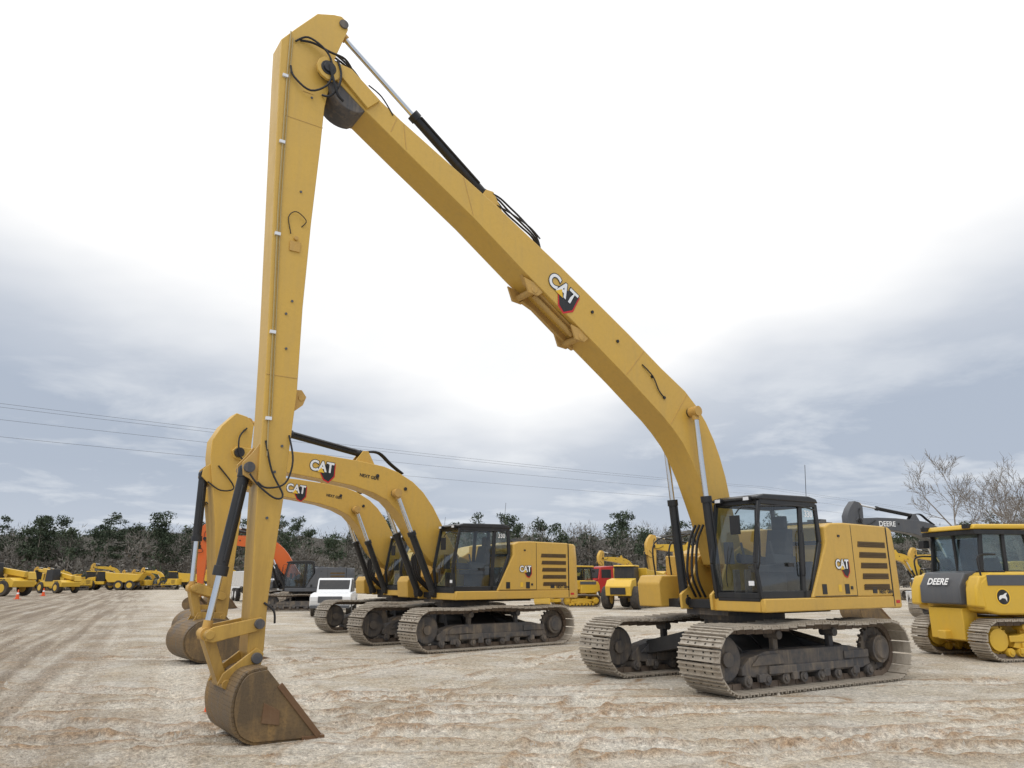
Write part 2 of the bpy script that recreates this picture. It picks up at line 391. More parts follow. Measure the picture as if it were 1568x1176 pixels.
    k.tube([(1.1,1.44,3.1),(.0,1.46,3.16),(-.6,1.44,3.1)],.016)
    k.done('mirror_and_rails',par,'black',.004)
    l=B()
    for y in (.56,1.21): l.box(1.221,1.226,y,y+.12,3.21,3.27)
    l.done('work_lights',par,'lamp')
    if brand:
        text('decal_number','330',par,(-.36,1.434,3.02),(-1,0,0),(0,0,1),.17,'white',.004,.004)
        flat('sticker',[(0,0),(.12,0),(.12,.08),(0,.08)],par,(1.225,1.2,1.72),(0,1,0),(0,0,1),'white',.01)

def bucket(par,hinge,lk,prof,mouth,hw,mat='bucket',teeth=False):
    ctl=prof; E_=[prof[0]]+prof[:-1]+[prof[-2]]; Q_=[]
    for i in range(1,len(E_)-2):
        for k in range(4):
            t=k/4; Q_.append(tuple(.5*((2*E_[i][j])+(E_[i+1][j]-E_[i-1][j])*t+(2*E_[i-1][j]-5*E_[i][j]+4*E_[i+1][j]-E_[i+2][j])*t*t+(3*E_[i][j]-E_[i-1][j]-3*E_[i+1][j]+E_[i+2][j])*t**3) for j in (0,1)))
    prof=Q_+[prof[-2],prof[-1]]
    b=B(); b.band(prof,.035,-hw+.02,hw-.02)
    for y in (-hw,hw-.03): b.prism(prof+mouth,y,y+.03)
    b.done('bucket_shell',par,mat,.006)
    b=B()
    lip=prof[-1]; pr=prof[-2]
    d=Vector((lip[0]-pr[0],0,lip[1]-pr[1])).normalized()
    n=Vector((-d.z,0,d.x))
    c=Vector((lip[0],0,lip[1])); b.obox(c-d*.08,d*.14,Vector((0,hw+.012,0)),n*.022)
    t=Vector((prof[0][0],0,prof[0][1]))
    if teeth: t=Vector((mouth[-1][0],0,mouth[-1][1]))
    dd=(t-c).normalized()
    for s in (-1,1):
        b.obox(c+dd*.42+Vector((0,s*(hw+.006),0)),dd*.40,Vector((0,.014,0)),Vector((-dd.z,0,dd.x))*.035)
    if teeth:
        for k in range(5):
            y=-hw+.1+k*(2*hw-.2)/4
            b.prism([(c.x+.02,c.z+.05),(c.x-.25,c.z+.0),(c.x+.02,c.z-.03)],y-.05,y+.05)
    b.done('bucket_cutting_edge',par,'bucket_edge',.004)
    b=B()
    for k in range(9):
        p=c-d*(.12+k*.085)+n*.07
        b.cyl(p+Vector((0,hw,0)),p+Vector((0,hw+.008,0)),.016,n=8)
    b.done('bucket_edge_bolts',par,'shoedark')
    b=B()
    for s in (-1,1):
        y=s*.22
        b.prism([(hinge[0]-.09,hinge[1]+.05),(hinge[0],hinge[1]+.12),(lk[0]+.05,lk[1]+.12),(lk[0]+.10,lk[1]),(ctl[2][0]+.02,ctl[2][1]),(hinge[0]-.02,hinge[1]-.35)],y-.02,y+.02)
    b.cyl((hinge[0],-.27,hinge[1]),(hinge[0],.27,hinge[1]),.06); b.cyl((lk[0],-.27,lk[1]),(lk[0],.27,lk[1]),.055)
    b.done('bucket_ears',par,'yellow_stick',.006)

# ---------- long reach excavator
TR=math.radians(30.7); UP=math.radians(34.5)
ex=empty('long_reach_excavator',(4.51,15.19,0),UP+math.pi)
uc=empty('undercarriage',(-.05,-.10,0),TR-UP,ex)
track_parts(uc,(1.41,-1.41),.94,2.03,.50,51)
b=B()
b.prismX([(-1.0,.45),(-1.0,.62),(-.6,.98),(.6,.98),(1.0,.62),(1.0,.45),(.5,.62),(-.5,.62)],-.55,.55)
for sx in (-1,1):
    for sy in (-1,1):
        b.hexa([(sx*.3,sy*.3,.62),(sx*.75,sy*.2,.62),(sx*1.35,sy*1.25,.38),(sx*.85,sy*1.25,.38),(sx*.3,sy*.3,.95),(sx*.75,sy*.2,.95),(sx*1.35,sy*1.25,.64),(sx*.85,sy*1.25,.64)])
b.cyl((0,0,.6),(0,0,1.06),.68,n=32)
b.done('carbody_frame',uc,'black',.015)
upper_structure(ex)
up_=[(.22,2.45),(.25,2.15),(.45,2.02),(.7,2.1),(.98,2.95),(1.12,3.28),(1.30,3.69),(1.50,4.07),(1.70,4.35),(1.95,4.60),(2.20,4.81),(3.10,5.45),(4.34,6.28),(5.43,6.99),(6.46,7.70),(7.74,8.49),(8.46,8.95),(8.87,9.24),(9.05,9.36)]
boomp=[(9.06,9.58),(8.89,9.62),(8.61,9.52),(8.21,9.23),(7.85,9.02),(5.90,8.01),(4.58,7.26),(3.00,6.30),(2.17,5.76),(1.55,5.40),(1.25,5.14),(1.00,4.84),(.80,4.50),(.66,4.18),(.53,3.78),(.43,3.3)]+up_
b=B(); b.prism(boomp,-.29,.29); b.done('boom',ex,'yellow',.012)
b=B()
def seam(p,q,y,w=.006):
    p=Vector((p[0],y,p[1]));q=Vector((q[0],y,q[1]));d=(q-p);L=d.length;d.normalize()
    b.obox((p+q)/2,d*L/2,Vector((0,.003,0)),Vector((-d.z,0,d.x))*w)
for p,q in (((6.46,7.74),(6.66,8.38)),((3.1,5.49),(2.62,6.03)),((2.0,4.69),(1.5,5.34)),((7.74,8.53),(7.80,8.96)),((8.02,8.75),(7.93,9.02))):
    seam(p,q,.2915)
b.done('boom_weld_seams',ex,'yellow_dirty')
b=B()
for s in (-1,1):
    y=s*.317
    pts=[]
    for k in range(9):
        t=math.radians(60-k*28); pts.append((9.10+.20*math.cos(t),9.42+.20*math.sin(t)))
    b.prism([(8.45,8.98),(8.25,9.20),(8.75,9.56)]+pts,y-.026,y+.026)
b.done('boom_tip_ears',ex,'yellow',.006)
b=B(); b.cyl((9.12,-.38,9.42),(9.12,.38,9.42),.08); b.cyl((9.12,-.355,9.42),(9.12,.355,9.42),.12,n=24)
b.cyl((1.47,-.48,4.97),(1.47,.48,4.97),.085); b.cyl((.45,-.42,2.22),(.45,.42,2.22),.09)
b.done('boom_pins',ex,'black',.005)
b=B()
nose=[(8.40,9.0)]+[(8.66+.42*math.cos(math.radians(a_)),9.30+.42*math.sin(math.radians(a_))) for a_ in range(-105,25,10)]+[(8.7,9.5)]
b.prism(nose,-.27,.27)
b.done('boom_nose',ex,'frame',.012)
b=B()
b.prism([(5.05,6.75),(4.75,6.65),(4.02,6.08),(3.98,5.93),(4.1,5.98),(4.9,6.53),(5.15,6.63)],-.24,-.16)
b.prism([(5.42,7.02),(5.32,6.80),(5.18,6.72),(5.0,6.66),(4.1,6.08)],.12,.20)
b.cyl((5.18,-.28,6.70),(5.18,.28,6.70),.06);b.cyl((4.15,-.28,6.03),(4.15,.28,6.03),.06)
for p in ((5.2,6.79),(4.18,6.13)):
    for s in (-1,1): b.prism([(p[0]+.2,p[1]+.1),(p[0]+.1,p[1]-.16),(p[0]-.1,p[1]-.18),(p[0]-.2,p[1]-.1),(p[0]-.15,p[1]+.02)],s*.25-.02,s*.25+.02)
b.cyl((5.1,.12,6.66),(4.25,.12,6.09),.045)
b.done('boom_brackets',ex,'yellow_dirty',.006)
b=B()
for x,z in ((2.45,5.55),(2.15,5.18),(3.3,6.1),(3.9,6.55)): b.cyl((x,.29,z),(x,.315,z),.03,n=10)
b.tube([(2.7,.305,5.75),(2.45,.325,5.55),(2.3,.315,5.3),(2.15,.305,5.18)],.012)
b.done('boom_fittings',ex,'black')
logo(ex,(4.58,.293,6.84),(-math.cos(.545),0,-math.sin(.545)),(-math.sin(.545),0,math.cos(.545)),.66)
b=B()
for s in (-1,1): b.prism([(6.25,8.15),(6.1,8.42),(5.95,8.42),(5.6,7.82)],s*.1-.02,s*.1+.02)
b.done('stick_cylinder_mount',ex,'yellow',.005)
cylinder_ram(ex,(6.02,0,8.34),(8.88,0,10.42),.51,.085,.05,'stick_cylinder')
for s in (-1,1):
    cylinder_ram(ex,(1.12,s*.43,1.42),(1.47,s*.43,4.97),.53,.085,.052,'boom_cylinder')
stk=[(9.83,9.70),(9.62,10.0),(9.31,10.42),(9.05,10.53),(8.92,10.56),(8.82,10.50),(8.80,10.36),(8.98,9.75),(9.0,9.40),(9.06,9.05),(9.09,8.81),(9.11,8.07),(9.16,6.87),(9.19,5.55),(9.18,4.32),(9.22,3.59),(9.25,2.89),(9.31,2.13),(9.35,1.55),(9.35,.98),(9.40,.84),(9.50,.84),(9.55,.98),(9.56,1.57),(9.58,2.13),(9.60,2.87),(9.61,3.90),(9.64,4.99),(9.71,6.72),(9.77,8.16),(9.81,9.1)]
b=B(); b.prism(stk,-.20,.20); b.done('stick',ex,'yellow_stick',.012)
b=B()
for s in (-1,1):
    b.prism([(9.22,4.02),(9.06,4.16),(9.02,4.28),(9.09,4.37),(9.22,4.36)],s*.1-.02,s*.1+.02)
    b.prism([(9.58,3.6),(9.70,3.42),(9.80,3.3),(9.78,3.14),(9.70,3.1),(9.58,3.0)],s*.13-.02,s*.13+.02)
b.cyl((9.09,-.13,4.26),(9.09,.13,4.26),.045)
b.box(9.30,9.45,.20,.22,6.35,6.50); b.cyl((9.37,.2,6.55),(9.37,.235,6.55),.03)
b.box(9.28,9.44,.20,.206,8.96,8.975); b.box(9.09,9.70,.20,.205,8.45,8.46); b.box(9.19,9.62,.20,.205,4.5,4.51)
b.done('stick_brackets',ex,'yellow_dirty',.004)
b=B(); b.cyl((8.88,-.23,10.42),(8.88,.23,10.42),.075); b.cyl((9.72,-.2,3.24),(9.72,.2,3.24),.07); b.cyl((9.45,-.3,1.30),(9.45,.3,1.30),.06); b.cyl((9.45,-.3,.90),(9.45,.3,.90),.065)
b.done('stick_pins',ex,'frame',.004)
b=B()
b.tube([(9.70,.215,9.9),(9.70,.215,9.2),(9.66,.215,7.0),(9.58,.215,5.0),(9.54,.215,3.9),(9.52,.225,3.4)],.010,sub=1)
b.tube([(9.66,.212,9.8),(9.66,.212,9.2),(9.62,.212,7.0),(9.54,.212,5.0),(9.50,.212,3.9)],.008,sub=1)
b.done('stick_hydraulic_lines',ex,'pipe')
b=B()
for z in (9.1,8.0,6.55,5.1,3.9):
    x=9.64+(z-7)*.035; b.box(x-.03,x+.05,.20,.235,z-.022,z+.022)
b.done('line_clamps',ex,'lamp')
b=B()
for z,x in ((5.6,9.35),(5.4,9.42),(4.9,9.38),(7.3,9.35),(8.9,9.3),(3.2,9.4),(2.6,9.45),(3.55,9.33)): b.cyl((x,.2,z),(x,.213,z),.018,n=8)
b.done('bolts',ex,'grey')
b=B()
def H(pts,r=.02): b.tube(pts,r)
H([(9.62,.22,9.75),(9.45,.28,9.86),(9.2,.34,9.72),(9.08,.36,9.5),(9.1,.36,9.15),(9.35,.30,8.95),(9.6,.24,9.12),(9.66,.22,9.3)],.016)
H([(9.55,.22,9.8),(9.35,.25,9.82),(9.1,.30,9.74),(8.85,.30,9.72),(8.65,.2,9.6)],.018)
H([(9.12,.38,9.45),(9.02,.38,9.15),(8.95,.36,9.0),(8.85,.33,8.95)],.022)
H([(9.0,.36,9.62),(8.93,.37,9.4),(8.95,.37,9.15),(9.05,.30,8.98),(9.15,.22,9.0)],.018)
for k in range(3): H([(9.3-.04*k,.05*k-.05,9.76),(9.05,.05*k,9.86+.03*k),(8.7,.05*k,9.78),(8.5,.06*k,9.58),(8.3,.06*k,9.34)],.018)
H([(8.4,.2,9.5),(8.2,.27,9.33),(8.0,.30,9.05)],.012)
for k in range(3): H([(6.15,-.05+.06*k,8.42),(5.85,.06*k,8.35),(5.6,.06*k,8.16+.03*k),(5.3,.05*k,8.0+.03*k),(5.0,.05*k,7.82),(4.9,.05*k,7.50)],.018)
H([(5.9,.1,8.2),(5.6,.2,8.05),(5.3,.30,7.85),(5.0,.2,7.75)],.014)
H([(9.55,.21,3.6),(9.45,.25,3.2),(9.30,.3,2.9),(9.4,.3,2.85),(9.6,.25,3.0),(9.72,.22,3.15)],.013)
H([(9.25,.22,3.7),(9.2,.30,3.35),(9.28,.30,3.05),(9.5,.26,2.98),(9.62,.24,3.05)],.013)
H([(9.3,.2,6.75),(9.25,.24,6.85),(9.4,.24,6.95),(9.5,.22,6.85),(9.45,.22,6.6)],.007)
H([(9.4,.21,1.55),(9.28,.24,1.45),(9.25,.22,1.3)],.014)
for k in range(3): H([(1.0,-.25+.12*k,1.5),(1.25,-.2+.12*k,1.9),(1.15,-.2+.1*k,2.5),(1.0,-.15+.1*k,2.85)],.025)
b.done('hoses',ex,'rubber')
cylinder_ram(ex,(9.72,0,3.24),(10.02,0,1.19),.64,.075,.042,'bucket_cylinder')
b=B()
for s in (-1,1):
    b.prism([(10.06,1.24),(9.98,1.28),(9.42,1.38),(9.38,1.30),(9.42,1.22),(9.98,1.10),(10.06,1.12)],s*.22-.018,s*.22+.018)
b.prism([(10.08,1.18),(10.02,1.25),(9.95,1.2),(9.74,.66),(9.76,.58),(9.84,.60)],-.13,.13)
b.cyl((10.02,-.26,1.19),(10.02,.26,1.19),.055)
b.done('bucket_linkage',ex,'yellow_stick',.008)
bucket(ex,(9.45,.90),(9.78,.62),[(9.42,.80),(9.62,.77),(9.72,.66),(9.77,.46),(9.75,.26),(9.67,.10),(9.52,.02),(8.74,.0)],[(8.77,.06)],.66)
b=B(); b.prism([(9.44,.44),(9.25,.34),(9.25,.18),(9.46,.22)],.66,.676); b.done('bucket_side_plate',ex,'bucket_edge',.004)

# ---------- standard excavator
def std_excavator(name,loc,head,trk=0.0,ym='yellow',boomm=None,fine=True,brand=True,scale=1,stickm='yellow_stick'):
    boomm=boomm or ym
    e=empty(name,loc,head+math.pi,None,scale)
    u=empty('undercarriage',(0,0,0),trk,e)
    track_parts(u,(1.47,-1.47),.88,2.18,.50,53,fine=fine)
    b=B(); b.prismX([(-1.0,.45),(-1.0,.62),(-.6,.98),(.6,.98),(1.0,.62),(1.0,.45)],-.5,.5)
    for sx in (-1,1):
        for sy in (-1,1):
            b.hexa([(sx*.3,sy*.3,.62),(sx*.75,sy*.2,.62),(sx*1.35,sy*1.3,.38),(sx*.85,sy*1.3,.38),(sx*.3,sy*.3,.95),(sx*.75,sy*.2,.95),(sx*1.35,sy*1.3,.64),(sx*.85,sy*1.3,.64)])
    b.cyl((0,0,.6),(0,0,1.06),.68,n=32); b.done('carbody_frame',u,'black',.015)
    upper_structure(e,ym,fine,brand)
    bp=[(7.0,5.02),(6.72,5.0),(5.71,5.04),(4.73,5.03),(3.58,4.96),(2.9,4.88),(2.45,4.76),(1.95,4.52),(1.6,4.25),(1.25,3.85),(.93,3.35),(.5,2.7),(.22,2.35),(.28,2.1),(.5,2.02),(1.3,2.3),(1.75,2.75),(2.05,3.2),(2.35,3.6),(2.75,3.95),(3.2,4.13),(3.8,4.27),(4.69,4.38),(5.76,4.48),(6.7,4.62),(7.05,4.72),(7.12,4.9)]
    b=B(); b.prism(bp,-.27,.27); b.done('boom',e,boomm,.015)
    b=B(); b.cyl((6.95,-.36,4.86),(6.95,.36,4.86),.12); b.cyl((2.55,-.45,4.15),(2.55,.45,4.15),.1)
    for x,z in ((3.1,4.6),(4.6,4.75),(2.2,4.3)): b.cyl((x,.27,z),(x,.3,z),.05,n=10)
    b.done('boom_pins',e,'black',.004)
    for s in (-1,1): cylinder_ram(e,(1.25,s*.42,1.42),(2.55,s*.42,4.15),.6,.1,.06,'boom_cylinder')
    cylinder_ram(e,(3.44,0,5.20),(6.72,0,5.70),.66,.095,.055,'stick_cylinder')
    b=B()
    for s in (-1,1): b.prism([(3.75,4.95),(3.5,5.28),(3.35,5.28),(3.1,4.85)],s*.13-.025,s*.13+.025)
    b.done('stick_cylinder_mount',e,boomm,.005)
    sp=[(7.08,5.86),(6.80,5.80),(6.62,5.60),(6.64,5.0),(6.70,4.4),(6.74,3.17),(6.80,1.95),(6.84,1.0),(6.92,.88),(7.02,.88),(7.10,1.0),(7.20,1.92),(7.34,3.15),(7.52,4.2),(7.60,4.7),(7.60,5.11),(7.4,5.5)]
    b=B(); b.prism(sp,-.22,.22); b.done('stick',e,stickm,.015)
    cylinder_ram(e,(7.66,0,4.30),(7.66,0,1.62),.58,.1,.055,'bucket_cylinder')
    b=B()
    for s in (-1,1):
        b.prism([(7.72,1.68),(7.60,1.72),(6.96,1.5),(6.92,1.4),(7.0,1.34),(7.62,1.52),(7.72,1.56)],s*.27-.02,s*.27+.02)
        b.prism([(7.5,4.6),(7.72,4.4),(7.74,4.22),(7.5,4.0)],s*.15-.02,s*.15+.02)
    b.prism([(7.74,1.64),(7.66,1.70),(7.58,1.6),(7.40,.98),(7.48,.92),(7.56,.98)],-.14,.14)
    b.cyl((7.66,-.3,1.62),(7.66,.3,1.62),.06); b.done('bucket_linkage',e,stickm,.008)
    bucket(e,(6.96,.95),(7.48,.96),[(6.95,.88),(7.30,.92),(7.62,.86),(7.84,.66),(7.88,.42),(7.78,.2),(7.55,.07),(7.2,.03),(6.15,.03)],[(6.2,.12),(6.6,.5)],.75,teeth=True)
    if brand:
        logo(e,(4.75,.273,4.70),(-1,0,-.07),(-.07,0,1),.66)
        text('decal_model','NEXT GEN',e,(3.35,.272,4.55),(-1,0,-.12),(-.12,0,1),.12,'black',.004,.004)
    b=B()
    for k in range(3): b.tube([(3.5,.06*k,5.25),(3.0,.06*k,5.28),(2.6,.06*k,5.0),(2.2,.06*k,4.75)],.026)
    for k in range(2): b.tube([(6.8,.2+.05*k,5.5),(7.0,.35,5.2),(6.9,.38,4.7),(6.4,.33,4.7),(6.0,.3,4.9)],.02)
    b.tube([(7.4,.24,4.5),(7.0,.3,4.0),(7.3,.3,3.9),(7.6,.2,4.1)],.018)
    for k in range(3): b.tube([(1.0,-.25+.12*k,1.5),(1.5,-.2+.12*k,1.9),(1.6,-.2+.1*k,2.4),(1.4,-.15+.1*k,2.6)],.028)
    b.done('hoses',e,'rubber')
    return e
m2=std_excavator('crawler_excavator',(-1.47,22.68,0),math.radians(38))
m3=copy_tree(m2,'crawler_excavator',(-3.75,27.9,0),math.radians(41)+math.pi)
mo=std_excavator('orange_excavator',(-12.6,46.5,0),math.radians(12),0,ym='grey',boomm='orange',fine=False,brand=False,scale=.85,stickm='orange')
mg=std_excavator('excavator_with_grey_boom',(21.8,36,0),math.radians(15),0,ym='dyellow',boomm='grey',fine=False,brand=False,scale=.90,stickm='grey')
text('decal_name','DEERE',mg,(5.3,.272,4.72),(-1,0,0),(0,0,1),.36,'white',.006,.004)

# ---------- dozer
def dozer(name,loc,head,scale=1):
    e=empty(name,loc,head+math.pi,None,scale)   # +x local = rear end
    u=empty('undercarriage',(0,0,0),math.pi,e)
    track_parts(u,(.95,-.95),.56,1.22,.42,38,frame='dyellow',hub='dyellow',fine=False,sag=.02)
    b=B()
    b.box(-1.3,1.25,-.62,.62,.38,.95); b.prism([(1.2,.35),(1.62,.42),(1.62,1.15),(1.2,1.2)],-.55,.55)
    b.box(1.6,1.8,-.12,.12,.42,.62)
    b.done('main_frame',e,'dyellow',.02)
    b=B(); b.prism([(.0,1.0),(1.1,1.02),(1.45,1.1),(1.50,1.75),(1.2,1.98),(.0,1.98)],-1.1,1.1); b.done('fenders',e,'dyellow',.05,3)
    b=B(); b.prism([(1.1,1.22),(1.72,1.24),(1.70,1.66),(1.50,1.98),(1.1,2.02)],-.66,.66); b.done('fuel_tank',e,'grey',.04,3)
    b=B()
    for s in (-1,1): b.prism([(1.1,1.12),(1.66,1.2),(1.62,1.62),(1.48,1.9),(1.1,1.96)],s*.92-.17,s*.92+.17)
    b.done('rear_side_tanks',e,'dyellow',.05,3)
    b=B(); b.box(-.1,1.3,1.101,1.112,1.68,1.92); b.box(-.1,1.3,-1.112,-1.101,1.68,1.92);b.done('fender_stripe',e,'grey',.005)
    b=B(); b.prism([(-2.0,1.0),(-2.05,1.75),(-1.2,2.0),(-.3,2.05),(-.3,1.0)],-.48,.48); b.done('engine_hood',e,'dyellow',.03,3)
    b=B(); b.box(-.6,.5,-.88,.88,1.3,2.0); b.done('cab_base',e,'dyellow',.03)
    b=B()
    for sy in (-1,1):
        for p,q,w in (((1.12,1.95),(1.0,2.95),.05),((-.42,1.95),(-.25,2.95),.05),((.42,1.95),(.38,2.95),.045)):
            p=Vector((p[0],0,p[1]));q=Vector((q[0],0,q[1]));d=(q-p).normalized();nn=Vector((-d.z,0,d.x))
            y=sy*.78-.03; P=[p+nn*w,q+nn*w,q-nn*w,p-nn*w]; b.hexa([(v.x,y,v.z) for v in P]+[(v.x,y+.06,v.z) for v in P])
    b.box(-.45,1.15,-.81,.81,1.93,2.02); b.box(1.05,1.1,-.03,.03,2.0,2.95)
    b.done('cab_frame',e,'black',.008)
    b=B(); b.prism([(1.28,3.0),(1.22,3.12),(-.5,3.14),(-.58,3.02)],-.90,.90); b.done('cab_roof',e,'dyellow',.04,3)
    b=B(); b.box(-.5,1.24,-.88,.88,2.88,2.99); b.box(1.12,1.3,-.98,-.8,2.6,2.8); b.done('roof_trim',e,'black',.01)
    b=B(); b.prism([(1.10,2.0),(.99,2.92),(.98,2.92),(1.09,2.0)],-.74,.74)
    for y in (-.77,.765): b.prism([(1.08,2.0),(.97,2.92),(-.24,2.92),(-.38,2.0)],y,y+.006)
    b.prism([(-.40,2.0),(-.25,2.92),(-.24,2.92),(-.39,2.0)],-.74,.74); b.done('cab_glass',e,'glass')
    b=B(); b.prism([(.0,2.0),(.1,2.35),(.55,2.3),(.65,2.8),(.75,2.8),(.7,2.0)],-.28,.28); b.done('seat',e,'seat',.02)
    b=B(); b.tube([(1.4,1.05,1.9),(1.4,1.05,2.35),(.9,1.0,2.4),(.8,.85,2.4)],.022); b.tube([(1.4,-1.05,1.9),(1.4,-1.05,2.35),(.9,-1.0,2.4),(.8,-.85,2.4)],.022)
    b.cyl((-1.1,.2,2.0),(-1.1,.2,2.75),.06)
    for s in (-1,1): b.box(1.20,1.32,s*.7-.1,s*.7+.1,3.02,3.12)
    b.done('rails_and_exhaust',e,'black')
    b=B(); b.band([(-2.75,.05),(-2.86,.3),(-2.88,.6),(-2.82,.9),(-2.70,1.12)],.05,-1.65,1.65)
    for s in (-1,1): b.prism([(-2.78,.35),(-.4,.42),(-.4,.62),(-2.78,.6)],s*.85-.08,s*.85+.08); b.cyl((-1.9,s*.5,1.4),(-2.75,s*.5,.6),.05)
    b.done('blade',e,'dyellow',.01)
    text('decal_name','DEERE',e,(1.685,0,1.75),(0,1,0),(-.55,0,1),.24,'white',.006,.02)
    for nm,rr_,mt,lf in (('badge',.2,'gold',.004),('badge_field',.17,'black',.006)):
        flat(nm,[(rr_*math.cos(t*.2618),rr_*math.sin(t*.2618)) for t in range(24)],e,(.93,1.101,1.42),(-1,0,0),(0,0,1),mt,lf)
    flat('badge_deer',[(x*1.2,y*1.2) for x,y in [(-.1,-.06),(-.03,-.02),(.04,-.03),(.07,-.09),(.08,-.02),(.06,.03),(.1,.08),(.05,.07),(.0,.04),(-.07,.03),(-.1,.0)]],e,(.93,1.101,1.42),(-1,0,0),(0,0,1),'white',.008)
    return e
dz=dozer('bulldozer',(12.22,19.3,0),math.radians(11))
dz2=copy_tree(dz,'bulldozer',(4.3,52,0),math.radians(200)+math.pi,.85)

# ---------- pickups, trucks and other yard machines
def wheel(b,h,x,y,r,w):
    b.cyl((x,y-w/2,r),(x,y+w/2,r),r,n=24); h.cyl((x,y-w/2-.01,r),(x,y+w/2+.01,r),r*.55,n=16)
def pickup(name,loc,rz,mat='truckwhite',scale=1):
    e=empty(name,loc,rz,None,scale)
    b=B()
    lower=[(2.75,.45),(2.85,.6),(2.85,.95),(2.65,1.08),(1.35,1.15),(-2.85,1.12),(-2.9,.5),(-2.4,.45),(-2.3,.75),(-2.05,.92),(-1.65,.92),(-1.4,.75),(-1.3,.45),(1.25,.45),(1.35,.75),(1.6,.92),(2.0,.92),(2.25,.75),(2.35,.45)]
    b.prism(lower,-.98,.98); b.prism([(1.35,1.12),(.65,1.78),(.4,1.85),(-.9,1.85),(-1.05,1.75),(-1.15,1.1)],-.85,.85)
    b.done('body',e,mat,.05,3)
    g=B(); g.prism([(1.22,1.16),(.64,1.72),(.45,1.78),(-.85,1.78),(-.98,1.7),(-1.02,1.16)],-.875,.875); g.prism([(1.30,1.16),(.70,1.76),(.68,1.70),(1.2,1.14)],-.78,.78); g.done('windows',e,'black',.02)
    p=B(); p.box(-.15,-.05,-.882,.882,1.14,1.80); p.box(2.84,2.87,-.95,-.6,.75,.95); p.box(2.84,2.87,.6,.95,.75,.95); p.done('pillars_and_headlights',e,mat)
    gr=B(); gr.box(2.85,2.88,-.58,.58,.68,.98); gr.box(2.75,2.93,-.95,.95,.42,.55); gr.done('grille_and_bumper',e,'grey',.01)
    w,h=B(),B()
    for x in (1.8,-1.85):
        for y in (-.86,.86): wheel(w,h,x,y,.40,.26)
    w.done('tyres',e,'tyre',.03); h.done('rims',e,'grey')
    return e
pk=pickup('pickup_truck',(-9.3,40.5,0),math.radians(-82))
copy_tree(pk,'pickup_truck',(23.0,42,0),math.radians(-110))
copy_tree(pk,'pickup_truck',(-36,98,0),math.radians(10))

def truck(name,loc,rz,mat,scale=1):
    e=empty(name,loc,rz,None,scale)
    b=B(); b.prism([(3.6,.6),(3.75,1.5),(3.0,1.75),(2.2,1.8),(2.0,2.75),(.6,2.85),(.5,.7)],-1.1,1.1); b.done('cab',e,mat,.06,3)
    b=B(); b.prism([(2.24,1.85),(2.04,2.6),(2.0,2.6),(2.15,1.85)],-.98,.98); b.box(.9,1.9,-1.12,1.12,1.85,2.55); b.done('windows',e,'black',.02)
    b=B(); b.box(-5.5,.4,-.45,.45,.75,1.0); b.cyl((.35,.9,1.0),(.35,.9,3.1),.08); b.box(-.6,.4,-1.05,-.7,.5,.95); b.box(3.7,3.78,-.6,.6,.8,1.4); b.done('chassis_and_grille',e,'frame',.01)
    b=B(); b.prism([(.2,1.2),(.3,2.4),(-5.4,2.4),(-5.7,1.2)],-1.2,1.2); b.done('load_body',e,mat,.04)
    w,h=B(),B()
    for x in (2.6,-3.2,-4.5):
        for y in (-1.0,1.0): wheel(w,h,x,y,.52,.35)
    w.done('tyres',e,'tyre',.03); h.done('rims',e,'truckwhite')
    return e
truck('red_dump_truck',(8.6,66,0),math.radians(-150),'truckred')
truck('white_truck',(-20.5,62,0),math.radians(-60),'truckwhite',1.0)

def dumper(name,loc,rz,scale=1):
    e=empty(name,loc,rz,None,scale)
    b=B(); b.prism([(4.6,1.0),(4.7,1.7),(4.2,2.15),(3.0,2.3),(2.9,1.0)],-1.0,1.0); b.box(1.3,3.0,-1.3,1.3,1.0,1.5); b.prism([(3.0,3.2),(2.9,3.3),(1.5,3.3),(1.4,3.15)],-.85,.85); b.done('hood_and_cab',e,'dyellow',.05,3)
    b=B(); b.prism([(2.95,1.5),(2.85,3.18),(1.5,3.18),(1.4,1.5)],-.8,.8); b.box(4.6,4.72,-.6,.6,1.1,1.6); b.done('cab_windows',e,'black',.02)
    b=B(); b.prism([(1.1,2.0),(1.25,3.1),(.9,3.0),(-4.2,2.7),(-5.2,2.9),(-4.4,1.7),(-3.4,1.35),(.6,1.35)],-1.4,1.4); b.done('dump_body',e,'dyellow',.04)
    b=B(); b.box(-4.2,3.4,-.4,.4,.8,1.3); b.done('chassis',e,'frame',.02)
    w,h=B(),B()
    for x in (3.6,-1.2,-3.1):
        for y in (-1.15,1.15): wheel(w,h,x,y,.85,.6)
    w.done('tyres',e,'tyre',.08,3); h.done('rims',e,'dyellow')
    return e
dm=dumper('articulated_dump_truck',(8.0,50,0),math.radians(-115),.8)
copy_tree(dm,'articulated_dump_truck',(19,75,0),math.radians(-100))

